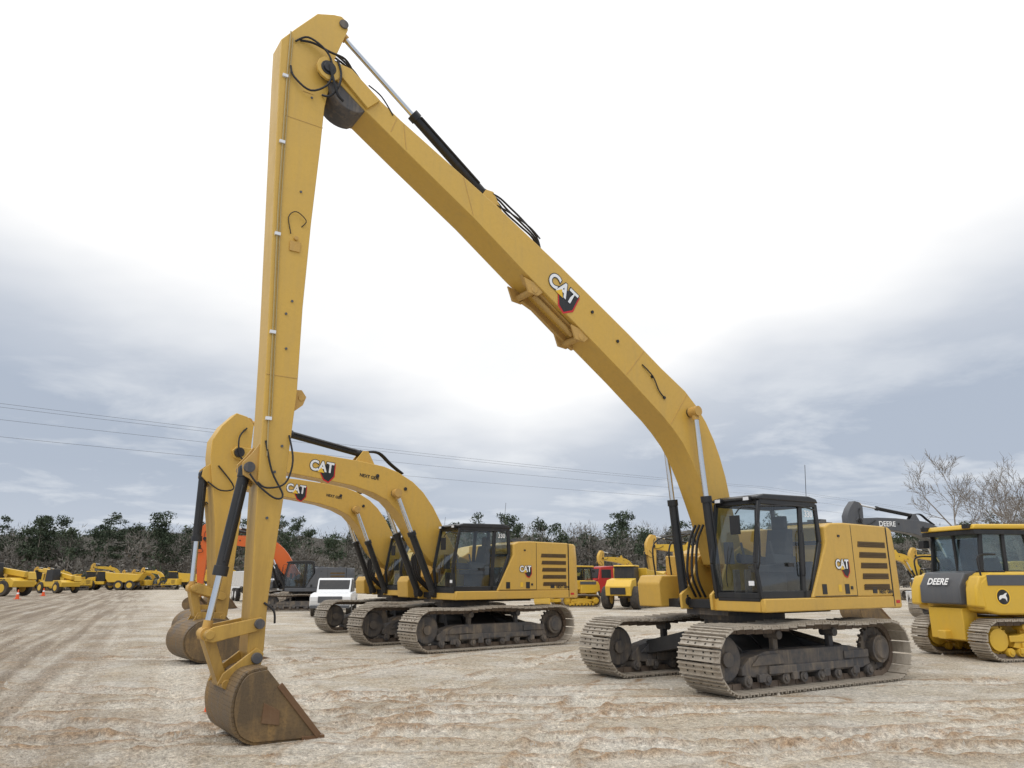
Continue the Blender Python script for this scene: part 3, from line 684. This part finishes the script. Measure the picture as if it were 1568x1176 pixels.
def telehandler(name,loc,rz,scale=1):
    e=empty(name,loc,rz,None,scale)
    b=B(); b.prism([(2.4,.7),(2.4,1.1),(1.6,1.35),(-2.2,1.45),(-2.6,1.2),(-2.5,.7)],-1.1,1.1); b.prism([(-.3,1.3),(-.5,1.95),(-2.4,1.9),(-2.6,1.3)],-1.15,-.3); b.done('body',e,'dyellow',.05,3)
    b=B(); b.prism([(.9,1.3),(.75,2.6),(-.5,2.65),(-.7,1.3)],.25,1.15); b.done('cab',e,'black',.05,3)
    b=B(); b.obox((.6,-.1,2.15),(3.1,0,.45),(0,.17,0),(-.03,0,.22)); b.obox((3.9,-.1,2.5),(.8,0,.12),(0,.13,0),(-.02,0,.15)); b.done('boom',e,'dyellow',.02)
    b=B(); b.prism([(4.6,2.6),(4.8,2.6),(4.9,1.5),(4.7,1.5)],-.5,.3); b.box(4.8,5.9,-.5,-.35,1.5,1.56); b.box(4.8,5.9,.15,.3,1.5,1.56); b.done('forks',e,'black',.01)
    w,h=B(),B()
    for x in (1.6,-1.6):
        for y in (-1.05,1.05): wheel(w,h,x,y,.62,.42)
    w.done('tyres',e,'tyre',.06); h.done('rims',e,'dyellow')
    text('decal_name','JCB',e,(-1.4,1.101,1.15),(-1,0,0),(0,0,1),.5,'black',.01,.006)
    return e
th1=telehandler('telehandler',(-55,82,0),math.radians(168),1.3)
copy_tree(th1,'telehandler',(-58,98,0),math.radians(150),1.1)
far=std_excavator('yellow_excavator',(-76,150,0),math.radians(25),0,ym='dyellow',fine=False,brand=False,scale=.8)
rr=random.Random(3)
for i in range(21):
    t=i/20; X=-80+t*42; Y=112+t*26+rr.uniform(-3,3)
    k=rr.random()
    src,nm=(far,'yellow_excavator') if k<.55 else ((th1,'telehandler') if k<.8 else (dm,'articulated_dump_truck'))
    copy_tree(src,nm,(X,Y,0),math.radians(rr.uniform(-30,50))+math.pi,rr.uniform(.5,.68) if src is far else rr.uniform(.7,.9))
for X,Y,s in ((16,58,.85),(20,66,.8),(14,84,.8),(36,66,.8),(44,74,.8),(4,70,.8),(-4,66,.75)):
    copy_tree(far,'yellow_excavator',(X,Y,0),math.radians(rr.uniform(0,60))+math.pi,s)
copy_tree(mo,'orange_excavator',(-15.4,54,0),math.radians(62)+math.pi,.9)

def cone(loc,s=1):
    e=empty('traffic_cone',loc,0,None,s)
    b=B(); b.cyl((0,0,.03),(0,0,.7),.14,.03,n=16); b.box(-.19,.19,-.19,.19,0,.035); b.done('cone_body',e,'conered')
    b=B(); b.cyl((0,0,.36),(0,0,.48),.092,.072,n=16); b.done('cone_band',e,'white')
for p,s in (((-45,70,0),1.2),((-50,82,0),1.2),((-4.36,11.4,0),.25)): cone(p,s)

# ---------------------------------------------------------------- ground
def vnoise(x,y,seed):
    r=np.random.RandomState(seed).rand(256,256)
    xi=np.floor(x).astype(int);yi=np.floor(y).astype(int);fx=x-xi;fy=y-yi
    fx=fx*fx*(3-2*fx);fy=fy*fy*(3-2*fy)
    g=lambda a,b_:r[a%256,b_%256]
    return (g(xi,yi)*(1-fx)+g(xi+1,yi)*fx)*(1-fy)+(g(xi,yi+1)*(1-fx)+g(xi+1,yi+1)*fx)*fy
def fbm(x,y,s,o,seed):
    v=0;a=1;t=0
    for k in range(o): v=v+a*vnoise(x*s*2**k+k*17.3,y*s*2**k+k*9.1,seed+k);t+=a;a*=.5
    return v/t
n1,n2=680,680
u=np.linspace(-1,1,n1); v=np.linspace(0,1,n2)
xs=2+16*u*1.0+ 900*np.sign(u)*np.abs(u)**7
ys=5+30*v**1.3+1200*v**9
X,Y=np.meshgrid(xs,ys)
dist=np.sqrt(X**2+Y**2); near=np.clip(1-(dist-30)/30,0,1)
Z=(fbm(X,Y,.25,3,1)-.5)*.08+(fbm(X,Y,1.4,4,9)-.5)*.06*near
Z=Z*np.clip((60-dist)/30,0.15,1)
rut=np.zeros_like(X); clay=np.zeros_like(X)
def ruts(path,gauge,w,depth,amt,tread,cl=.9,sd=55):
    global Z,rut,clay
    P=np.array(path,float)
    for off in (-gauge/2,gauge/2):
        best=np.full(X.shape,1e9); sarc=np.zeros_like(X); acc=0
        for a,b_ in zip(P[:-1],P[1:]):
            d=b_-a;L=np.hypot(*d);d=d/L;nrm=np.array([-d[1],d[0]])
            t=np.clip((X-a[0])*d[0]+(Y-a[1])*d[1],0,L)
            lat=(X-a[0])*nrm[0]+(Y-a[1])*nrm[1]-off
            along=(X-a[0])*d[0]+(Y-a[1])*d[1]-t
            dd=np.sqrt(lat**2+along**2); mk=dd<best
            best=np.where(mk,dd,best); sarc=np.where(mk,acc+t,sarc); acc+=L
        best=best+(fbm(X,Y,2.5,3,31)-.5)*.22
        ins=np.clip((w/2-best)/.06+.5,0,1); ridge=np.exp(-((best-w/2-.06)/.07)**2)
        brk=np.clip(fbm(X,Y,.6,3,sd)*3.4-.55,0,1)
        lump=np.clip(fbm(X,Y,5,2,77)*2-.3,0,1.4)
        tr=np.sign(np.sin(sarc*2*math.pi/.21))*.5
        Z+= near*brk*(-ins*depth*.8+ridge*depth*.6*lump+ins*tread*tr)
        rut=np.maximum(rut,ins*amt*brk*(.75+.5*tr*(tread>.012)))  # tread bars alternate in lightness, relief shading put into the colour
        clay=np.maximum(clay,ridge*cl*brk*lump)  # clay crust on the ridges, its colour also standing in for relief shading
def arc(x0,y0,x1,y1,bend,n=8):
    o=[]
    for i in range(n+1):
        t=i/n; nx,ny=-(y1-y0),(x1-x0); L=math.hypot(nx,ny); k=bend*4*t*(1-t)
        o.append((x0+(x1-x0)*t+nx/L*k,y0+(y1-y0)*t+ny/L*k))
    return o
ruts(arc(-9,9.5,9,13.4,.9),2.5,.6,.05,.9,.025)
ruts(arc(-12,13.4,5,11.3,-.8),2.7,.6,.045,.8,.025,sd=58)
ruts(arc(-2,7,-52,110,-2),2.2,.5,.02,.9,.01,.3)
ruts(arc(-4,6.5,-60,110,-4),2.2,.45,.02,.9,.01,.3,60)
ruts(arc(-6,8,-40,90,1),2.0,.4,.02,.8,.01,.3,61)
ruts(arc(-7,8,-66,110,-3),2.0,.4,.02,.8,.01,.3,62)
ruts(arc(-1,8.5,3,20,.6),2.6,.6,.04,.8,.025,sd=63)
ruts(arc(0,7,14,14,-.8),2.3,.45,.04,.8,.012,sd=64)
ruts(arc(3,7.5,18,11.5,.8),2.3,.45,.035,.7,.012,sd=65)
ruts(arc(-10,20,2,17.2,.8),2.6,.6,.04,.8,.025,sd=66)
ruts(arc(-4,10.2,12,9.6,.5),2.4,.5,.045,.8,.02,sd=67)
ruts(arc(-5,16,4,27,.8),2.6,.6,.04,.8,.02,sd=68)
for cx,cy,r in ((4.5,15.2,3.2),(-1.4,22.7,3.4),(-3.9,27.7,3.4),(12.2,19.4,2.6)):
    k=np.clip((np.hypot(X-cx,Y-cy)-r)/1.0,0,1); Z*=k
k=np.clip((np.hypot(X+2.9,Y-9.6)-.7)/.6,0,1); Z*=k
Z-=.012
vn=n1*n2
co=np.stack([X,Y,Z],-1).reshape(-1,3).astype(np.float32)
idx=np.arange(vn).reshape(n2,n1)
q=np.stack([idx[:-1,:-1],idx[:-1,1:],idx[1:,1:],idx[1:,:-1]],-1).reshape(-1,4)
me=bpy.data.meshes.new('ground'); me.vertices.add(vn); me.vertices.foreach_set('co',co.ravel())
me.loops.add(q.size); me.loops.foreach_set('vertex_index',q.ravel().astype(np.int32))
me.polygons.add(len(q)); me.polygons.foreach_set('loop_start',np.arange(0,q.size,4,dtype=np.int32)); me.update(calc_edges=True)
me.polygons.foreach_set('use_smooth',np.ones(len(q),bool))
at=me.attributes.new('rut','FLOAT','POINT'); at.data.foreach_set('value',rut.ravel().astype(np.float32))
at=me.attributes.new('clay','FLOAT','POINT'); at.data.foreach_set('value',np.clip(clay,0,1).ravel().astype(np.float32))
ground=bpy.data.objects.new('ground',me); COL.objects.link(ground)
m,nt,ns,ls=nodes_of('gravel_yard')
out=ns.new('ShaderNodeOutputMaterial'); bs=ns.new('ShaderNodeBsdfPrincipled'); tc=ns.new('ShaderNodeTexCoord'); vec=tc.outputs['Object']
a1=noise(ns,ls,vec,.22,5,.6); a2=noise(ns,ls,vec,1.1,6,.65,.4); a3=noise(ns,ls,vec,14,5,.7); a4=noise(ns,ls,vec,60,3,.7)
c=ramp(ns,ls,a1,[(.35,(.52,.46,.37)),(.5,(.455,.395,.31)),(.65,(.59,.54,.455))])
c=mixc(ns,ls,mth(ns,ls,'MULTIPLY',ramp(ns,ls,a2,[(.50,0.),(.70,1.)]),.5),c,(.46,.345,.22))
c=mixc(ns,ls,mth(ns,ls,'MULTIPLY',ramp(ns,ls,noise(ns,ls,vec,.6,6,.6,.3),[(.48,0.),(.60,1.)]),.6),c,(.62,.59,.535))
c=mixc(ns,ls,mth(ns,ls,'MULTIPLY',ramp(ns,ls,noise(ns,ls,vec,.33,5,.6,.6),[(.54,0.),(.66,1.)]),.38),c,(.30,.25,.195))
at=ns.new('ShaderNodeAttribute'); at.attribute_name='rut'
c=mixc(ns,ls,mth(ns,ls,'MULTIPLY',at.outputs['Fac'],.7,True),c,(.68,.635,.555))
sx=ns.new('ShaderNodeSeparateXYZ'); ls.new(vec,sx.inputs[0])
lin=mth(ns,ls,'ADD',mth(ns,ls,'MULTIPLY',sx.outputs['X'],.905),mth(ns,ls,'MULTIPLY',sx.outputs['Y'],.425))
lin=mth(ns,ls,'ADD',lin,mth(ns,ls,'MULTIPLY',noise(ns,ls,vec,.15,3,.6),5))
rd=ramp(ns,ls,mth(ns,ls,'MULTIPLY',mth(ns,ls,'ADD',lin,6),1/16.0,True),[(.0,1.),(.40,.9),(.60,0.)])
mp=ns.new('ShaderNodeMapping'); mp.inputs['Rotation'].default_value=(0,0,math.radians(-25))
ls.new(vec,mp.inputs['Vector'])
mp2=ns.new('ShaderNodeMapping'); mp2.inputs['Scale'].default_value=(1.6,.06,1); ls.new(mp.outputs[0],mp2.inputs['Vector'])
st=ramp(ns,ls,noise(ns,ls,mp2.outputs[0],1.2,5,.6,.3),[(.4,0.),(.58,1.)])
c=mixc(ns,ls,mth(ns,ls,'MULTIPLY',rd,mth(ns,ls,'ADD',mth(ns,ls,'MULTIPLY',st,.66),.30)),c,(.225,.18,.135))
at2=ns.new('ShaderNodeAttribute'); at2.attribute_name='clay'
c=mixc(ns,ls,mth(ns,ls,'MULTIPLY',at2.outputs['Fac'],.85,True),c,(.34,.22,.125))
c=mixc(ns,ls,1.0,c,ramp(ns,ls,a3,[(.34,.70),(.5,1.),(.68,1.15)]),'MULTIPLY')
c=mixc(ns,ls,.9,c,ramp(ns,ls,a4,[(.35,.62),(.5,1.),(.7,1.32)]),'MULTIPLY')
def voro(sc):
    vn_=ns.new('ShaderNodeTexVoronoi'); vn_.inputs['Scale'].default_value=sc; ls.new(vec,vn_.inputs['Vector'])
    sp=ns.new('ShaderNodeSeparateColor'); ls.new(vn_.outputs['Color'],sp.inputs[0]); return sp.outputs[0],vn_.outputs['Distance']
vc,vd=voro(34); vc2,vd2=voro(11)
c=mixc(ns,ls,.6,c,ramp(ns,ls,vc,[(.0,.62),(.35,.92),(.75,1.08),(1.,1.4)]),'MULTIPLY')
c=mixc(ns,ls,.28,c,ramp(ns,ls,vc2,[(.0,.70),(.5,1.),(1.,1.22)]),'MULTIPLY')
ls.new(c,bs.inputs['Base Color']); bs.inputs['Roughness'].default_value=.95; bs.inputs['Specular IOR Level'].default_value=.1
hh=mth(ns,ls,'ADD',mth(ns,ls,'MULTIPLY',a3,.9),mth(ns,ls,'MULTIPLY',a4,.4)); hh=mth(ns,ls,'ADD',hh,mth(ns,ls,'MULTIPLY',vd,-.5))
bp=ns.new('ShaderNodeBump'); bp.inputs['Strength'].default_value=.9; bp.inputs['Distance'].default_value=.04; ls.new(hh,bp.inputs['Height']); ls.new(bp.outputs[0],bs.inputs['Normal'])
ls.new(bs.outputs[0],out.inputs[0]); ground.data.materials.append(m)

def stones():
    V=[];F=[]
    r=np.random.RandomState(5)
    for i in range(12000):
        y=7.5+ r.rand()**1.8*22; x=(r.rand()*2-1)*(y*.8)
        s=r.uniform(.008,.024)*(1+ (r.rand()<.05)*1.5)
        o=len(V); a=r.rand()*6.28
        for k in range(5):
            t=a+k*1.2566; V.append((x+s*math.cos(t)*r.uniform(.7,1.3),y+s*math.sin(t)*r.uniform(.7,1.3),-.03))
        V.append((x,y,s*.9))
        for k in range(5): F.append((o+k,o+(k+1)%5,o+5))
    V=np.array(V)
    ix=np.clip(np.searchsorted(xs,V[:,0]),0,n1-1); iy=np.clip(np.searchsorted(ys,V[:,1]),0,n2-1)
    V[:,2]+=Z[iy,ix]
    me=bpy.data.meshes.new('gravel_stones'); me.from_pydata(V.tolist(),[],F); ob=bpy.data.objects.new('gravel_stones',me); COL.objects.link(ob)
    me.materials.append(paint('stone',(.48,.44,.38),.9,.8,(.26,.21,.16),bump=0,scale=4))
stones()

# ---------------------------------------------------------------- vegetation
def leafmat(name,c1,c2,sc=.4):
    m,nt,ns,ls=nodes_of(name); out=ns.new('ShaderNodeOutputMaterial'); b=ns.new('ShaderNodeBsdfDiffuse'); tc=ns.new('ShaderNodeTexCoord')
    c=ramp(ns,ls,noise(ns,ls,tc.outputs['Object'],sc,4,.7),[(.35,c1),(.65,c2)]); ls.new(c,b.inputs[0]); ls.new(b.outputs[0],out.inputs[0]); return m
Mbare=leafmat('bare_twigs',(.12,.112,.102),(.225,.21,.19),.1)  # twig tones lightened, distance haze put into the colour
Mpine=leafmat('pine_needles',(.045,.062,.045),(.09,.11,.072),.5)  # needle tones lightened too, distance haze put into the colour
Mbark=leafmat('bark',(.14,.12,.10),(.26,.235,.21),2)
def tri_mesh(name,V,mat):
    V=np.concatenate(V); n=len(V)//3
    me=bpy.data.meshes.new(name); me.vertices.add(len(V)); me.vertices.foreach_set('co',V.astype(np.float32).ravel())
    me.loops.add(n*3); me.loops.foreach_set('vertex_index',np.arange(n*3,dtype=np.int32)); me.polygons.add(n); me.polygons.foreach_set('loop_start',np.arange(0,n*3,3,dtype=np.int32)); me.update(calc_edges=True)
    me.materials.append(mat); ob=bpy.data.objects.new(name,me); COL.objects.link(ob); return ob
def slivers(c,rad,n,ln,wd,up,r):
    d=r.normal(size=(n,3)); d/=np.linalg.norm(d,axis=1)[:,None]; d*= (r.rand(n)**.4)[:,None]
    p=c+d*rad; dirv=r.normal(size=(n,3))*.6+np.array([0,0,up])+d*.8; dirv/=np.linalg.norm(dirv,axis=1)[:,None]
    s=np.cross(dirv,r.normal(size=(n,3))); s/=np.linalg.norm(s,axis=1)[:,None]
    L=(ln*(.5+r.rand(n)))[:,None]; W=wd*(.5+r.rand(n))[:,None]
    t=np.stack([p-s*W,p+s*W,p+dirv*L],1); return t.reshape(-1,3)
def clumps(c,rad,n,sz,r):
    d=r.normal(size=(n,3)); d/=np.linalg.norm(d,axis=1)[:,None]; d*=(r.rand(n)**.33)[:,None]
    p=c+d*rad; t=p[:,None,:]+r.normal(size=(n,3,3))*sz; return t.reshape(-1,3)
r=np.random.RandomState(11)
VB=[];VP=[];VT=[]
for i in range(640):
    x=-250+500*r.rand(); y=150+60*r.rand()+abs(x)*.05
    h=(9.5+4.3*r.rand())*(y/160)
    VB.append(slivers(np.array([x,y,h*.66]),np.array([2.8+r.rand()*1.5,2.5,h*.30]),210,.9,.06,.6,r))
    VB.append(slivers(np.array([x,y,h*.40]),np.array([3.6,2.5,h*.40]),150,.8,.20,.5,r))
    VT.append(np.array([[x-.13,y,0],[x+.13,y,0],[x,y,h*.85]]))
for i in range(420):
    x=-250+500*r.rand(); y=148+60*r.rand()+abs(x)*.05
    dens= .95 if x<-30 else .5
    if r.rand()>dens: continue
    h=(11.0+4.7*r.rand()**1.5)*(y/160)
    VT.append(np.array([[x-.2,y,0],[x+.2,y,0],[x,y,h*.97]]))
    for k in range(9+r.randint(6)):
        a=r.rand()*6.28; q_=r.rand(); rad=(1.0-q_*.55)*2.6*r.rand()**.5
        cz=h*(.48+.50*q_)
        VP.append(clumps(np.array([x+rad*math.cos(a),y+rad*math.sin(a),cz]),np.array([1.4,1.4,.8])*(.7+.6*r.rand()),75,.2,r))
for i in range(260):
    x=-250+500*r.rand(); y=145+10*r.rand()+abs(x)*.05; h=2+5*r.rand()
    if r.rand()<.3: VP.append(clumps(np.array([x,y,h*.5]),np.array([2.5,1.5,h*.5]),60,.3,r))
    else: VB.append(slivers(np.array([x,y,h*.4]),np.array([3.4,1.5,h*.5]),130,.8,.2,.5,r))
tl=empty('distant_treeline')
tri_mesh('bare_tree_crowns',VB,Mbare).parent=tl; tri_mesh('pine_foliage',VP,Mpine).parent=tl; tri_mesh('trunks',VT,Mbark).parent=tl
hv=[];hf=[]
for i in range(801):
    x=-400+i*1; z=13.2+1.4*math.sin(i*.07)+.8*math.sin(i*.21)+r.rand()*1.8
    hv+= [(x,225,-1),(x,230,z),(x,300,z+1)]
for i in range(800):
    a=i*3; hf+=[(a,a+3,a+4,a+1),(a+1,a+4,a+5,a+2)]
me=bpy.data.meshes.new('wooded_hill'); me.from_pydata(hv,[],hf); o=bpy.data.objects.new('wooded_hill',me); COL.objects.link(o); me.materials.append(leafmat('woods',(.09,.09,.08),(.165,.157,.14),.5))

def bare_tree(loc,h,seed):
    rr=random.Random(seed); segs=[]
    def grow(p,d,L,r0,lev):
        n=3; q=p
        for k in range(n):
            d=(d+Vector((rr.uniform(-1,1),rr.uniform(-1,1),rr.uniform(-.3,.6)))*.13).normalized()
            q2=q+d*L/n; r1=r0*(1-.16)
            segs.append((q.copy(),q2.copy(),r0,r1)); q=q2; r0=r1
            if lev<5 and (k>0 or lev>0):
                for _ in range(2):
                    s=d.orthogonal(); s.rotate(Matrix.Rotation(rr.uniform(0,6.28),3,d)); nd=(d*.75+s.normalized()*rr.uniform(.4,.8)+Vector((0,0,.15))).normalized()
                    if rr.random()<.72: grow(q,nd,L*rr.uniform(.5,.72),max(r0*.6,.014),lev+1)
    grow(Vector((0,0,0)),Vector((0,0,1)),h*.5,h*.018,0)
    V=[];F=[]
    for p,q,ra,rb in segs:
        d=(q-p).normalized();u=d.orthogonal().normalized();w=d.cross(u);o=len(V)
        for P,R in ((p,ra),(q,rb)):
            for k in range(3): t=k*2.094; V.append(P+(u*math.cos(t)+w*math.sin(t))*R)
        for k in range(3): F.append((o+k,o+(k+1)%3,o+3+(k+1)%3,o+3+k))
    me=bpy.data.meshes.new('bare_tree'); me.from_pydata(V,[],F); ob=bpy.data.objects.new('bare_tree',me); ob.location=loc; COL.objects.link(ob); me.materials.append(Mbark)
    return ob
bare_tree((37.5,62,0),11.5,1); bare_tree((43,64,0),11,2); bare_tree((40,58,0),9.5,3); bare_tree((47,70,0),11,4)

pl=empty('power_line')
b=B()
for dz_,off in ((0,0),(0,1.6),(-1.1,.3),(-2.6,.8)):
    A=Vector((-80,32,16.5+dz_)); E=Vector((190,238,16.5+dz_)); d=(E-A); nn=Vector((d.y,-d.x,0)).normalized()*off
    pts=[]
    P0=A+nn;P1=(A+d*.45)+nn;P2=E+nn
    for s,e in ((P0,P1),(P1,P2)):
        for k in range(13):
            t=k/12
            if s is P1 and k==0: continue
            q=s.lerp(e,t); q.z-=1.2*4*t*(1-t)*.8; pts.append(q)
    b.tube(pts,.013,n=5,sub=1)
b.done('wires',pl,'grey')
b=B()
for P in ((-80,32),(190,238)):
    b.cyl((P[0],P[1],0),(P[0],P[1],17.5),.2,.13,n=10); b.box(P[0]-1.2,P[0]+1.2,P[1]-.08,P[1]+.08,16.2,16.4)
b.done('poles',pl,Mbark)

# ---------------------------------------------------------------- sky
w=bpy.data.worlds.new('World'); scene.world=w; w.use_nodes=True; nt=w.node_tree; ns=nt.nodes; ls=nt.links; ns.clear()
out=ns.new('ShaderNodeOutputWorld')
sky=ns.new('ShaderNodeTexSky'); sky.sky_type='NISHITA'; sky.sun_disc=False; sky.sun_elevation=math.radians(50); sky.sun_rotation=math.radians(215)
bg1=ns.new('ShaderNodeBackground'); bg1.inputs[1].default_value=.08; ls.new(sky.outputs[0],bg1.inputs[0])
tc=ns.new('ShaderNodeTexCoord'); D=tc.outputs['Generated']
se=ns.new('ShaderNodeSeparateXYZ'); ls.new(D,se.inputs[0])
zc=mth(ns,ls,'ADD',mth(ns,ls,'MAXIMUM',se.outputs['Z'],0.0),.12)
cx=mth(ns,ls,'DIVIDE',se.outputs['X'],zc); cy=mth(ns,ls,'DIVIDE',se.outputs['Y'],zc)
cb=ns.new('ShaderNodeCombineXYZ'); ls.new(cx,cb.inputs[0]); ls.new(cy,cb.inputs[1])
nA=noise(ns,ls,cb.outputs[0],.55,5,.55,.2); nB=noise(ns,ls,cb.outputs[0],1.3,6,.6,.3)
ax=mth(ns,ls,'ABSOLUTE',se.outputs['X'])
thr=mth(ns,ls,'ADD',mth(ns,ls,'MULTIPLY',ax,.30),.15)
v=mth(ns,ls,'SUBTRACT',se.outputs['Z'],thr)
v=mth(ns,ls,'ADD',v,mth(ns,ls,'MULTIPLY',mth(ns,ls,'SUBTRACT',nA,.5),.26))
gr_=ramp(ns,ls,mth(ns,ls,'ADD',mth(ns,ls,'MULTIPLY',v,3.2),.5,True),[(.15,1.),(.45,.75),(.75,0.)])
up=ns.new('ShaderNodeMapRange'); up.inputs[1].default_value=.4; up.inputs[2].default_value=.95; up.inputs[3].default_value=1.05; up.inputs[4].default_value=1.55
ls.new(se.outputs['Z'],up.inputs[0])
uc_=ns.new('ShaderNodeCombineColor')
for i_ in range(3): ls.new(up.outputs[0],uc_.inputs[i_])
c=mixc(ns,ls,gr_,uc_.outputs[0],(.46,.52,.62))
pt=mth(ns,ls,'MULTIPLY',ramp(ns,ls,nB,[(.50,0.),(.66,1.)]),ramp(ns,ls,se.outputs['Z'],[(.02,1.),(.20,.6),(.4,0.)]))
c=mixc(ns,ls,mth(ns,ls,'MULTIPLY',pt,.72),c,(.93,.95,.97))
hz=ramp(ns,ls,se.outputs['Z'],[(.0,.65),(.07,.3),(.13,0.)])
c=mixc(ns,ls,hz,c,(.66,.71,.79))
bg2=ns.new('ShaderNodeBackground'); bg2.inputs[1].default_value=1.0; ls.new(c,bg2.inputs[0])
mx=ns.new('ShaderNodeMixShader'); mx.inputs[0].default_value=.95; ls.new(bg1.outputs[0],mx.inputs[1]); ls.new(bg2.outputs[0],mx.inputs[2]); ls.new(mx.outputs[0],out.inputs[0])
sl=bpy.data.lights.new('sun','SUN'); sl.energy=1.0; sl.angle=math.radians(24); sl.color=(1,.98,.95)
so=bpy.data.objects.new('sun',sl); COL.objects.link(so); so.rotation_euler=(math.radians(40),0,math.radians(-35))

# ---------------------------------------------------------------- camera
cam=bpy.data.cameras.new('camera'); cam.lens=26.0; cam.sensor_width=36; cam.clip_end=4000; cam.clip_start=.1
co_=bpy.data.objects.new('camera',cam); COL.objects.link(co_); co_.location=(0,0,1.85); co_.rotation_euler=(math.radians(90+14.7),0,0)
scene.camera=co_
scene.view_settings.view_transform='Standard'; scene.view_settings.look='None'; scene.view_settings.exposure=0
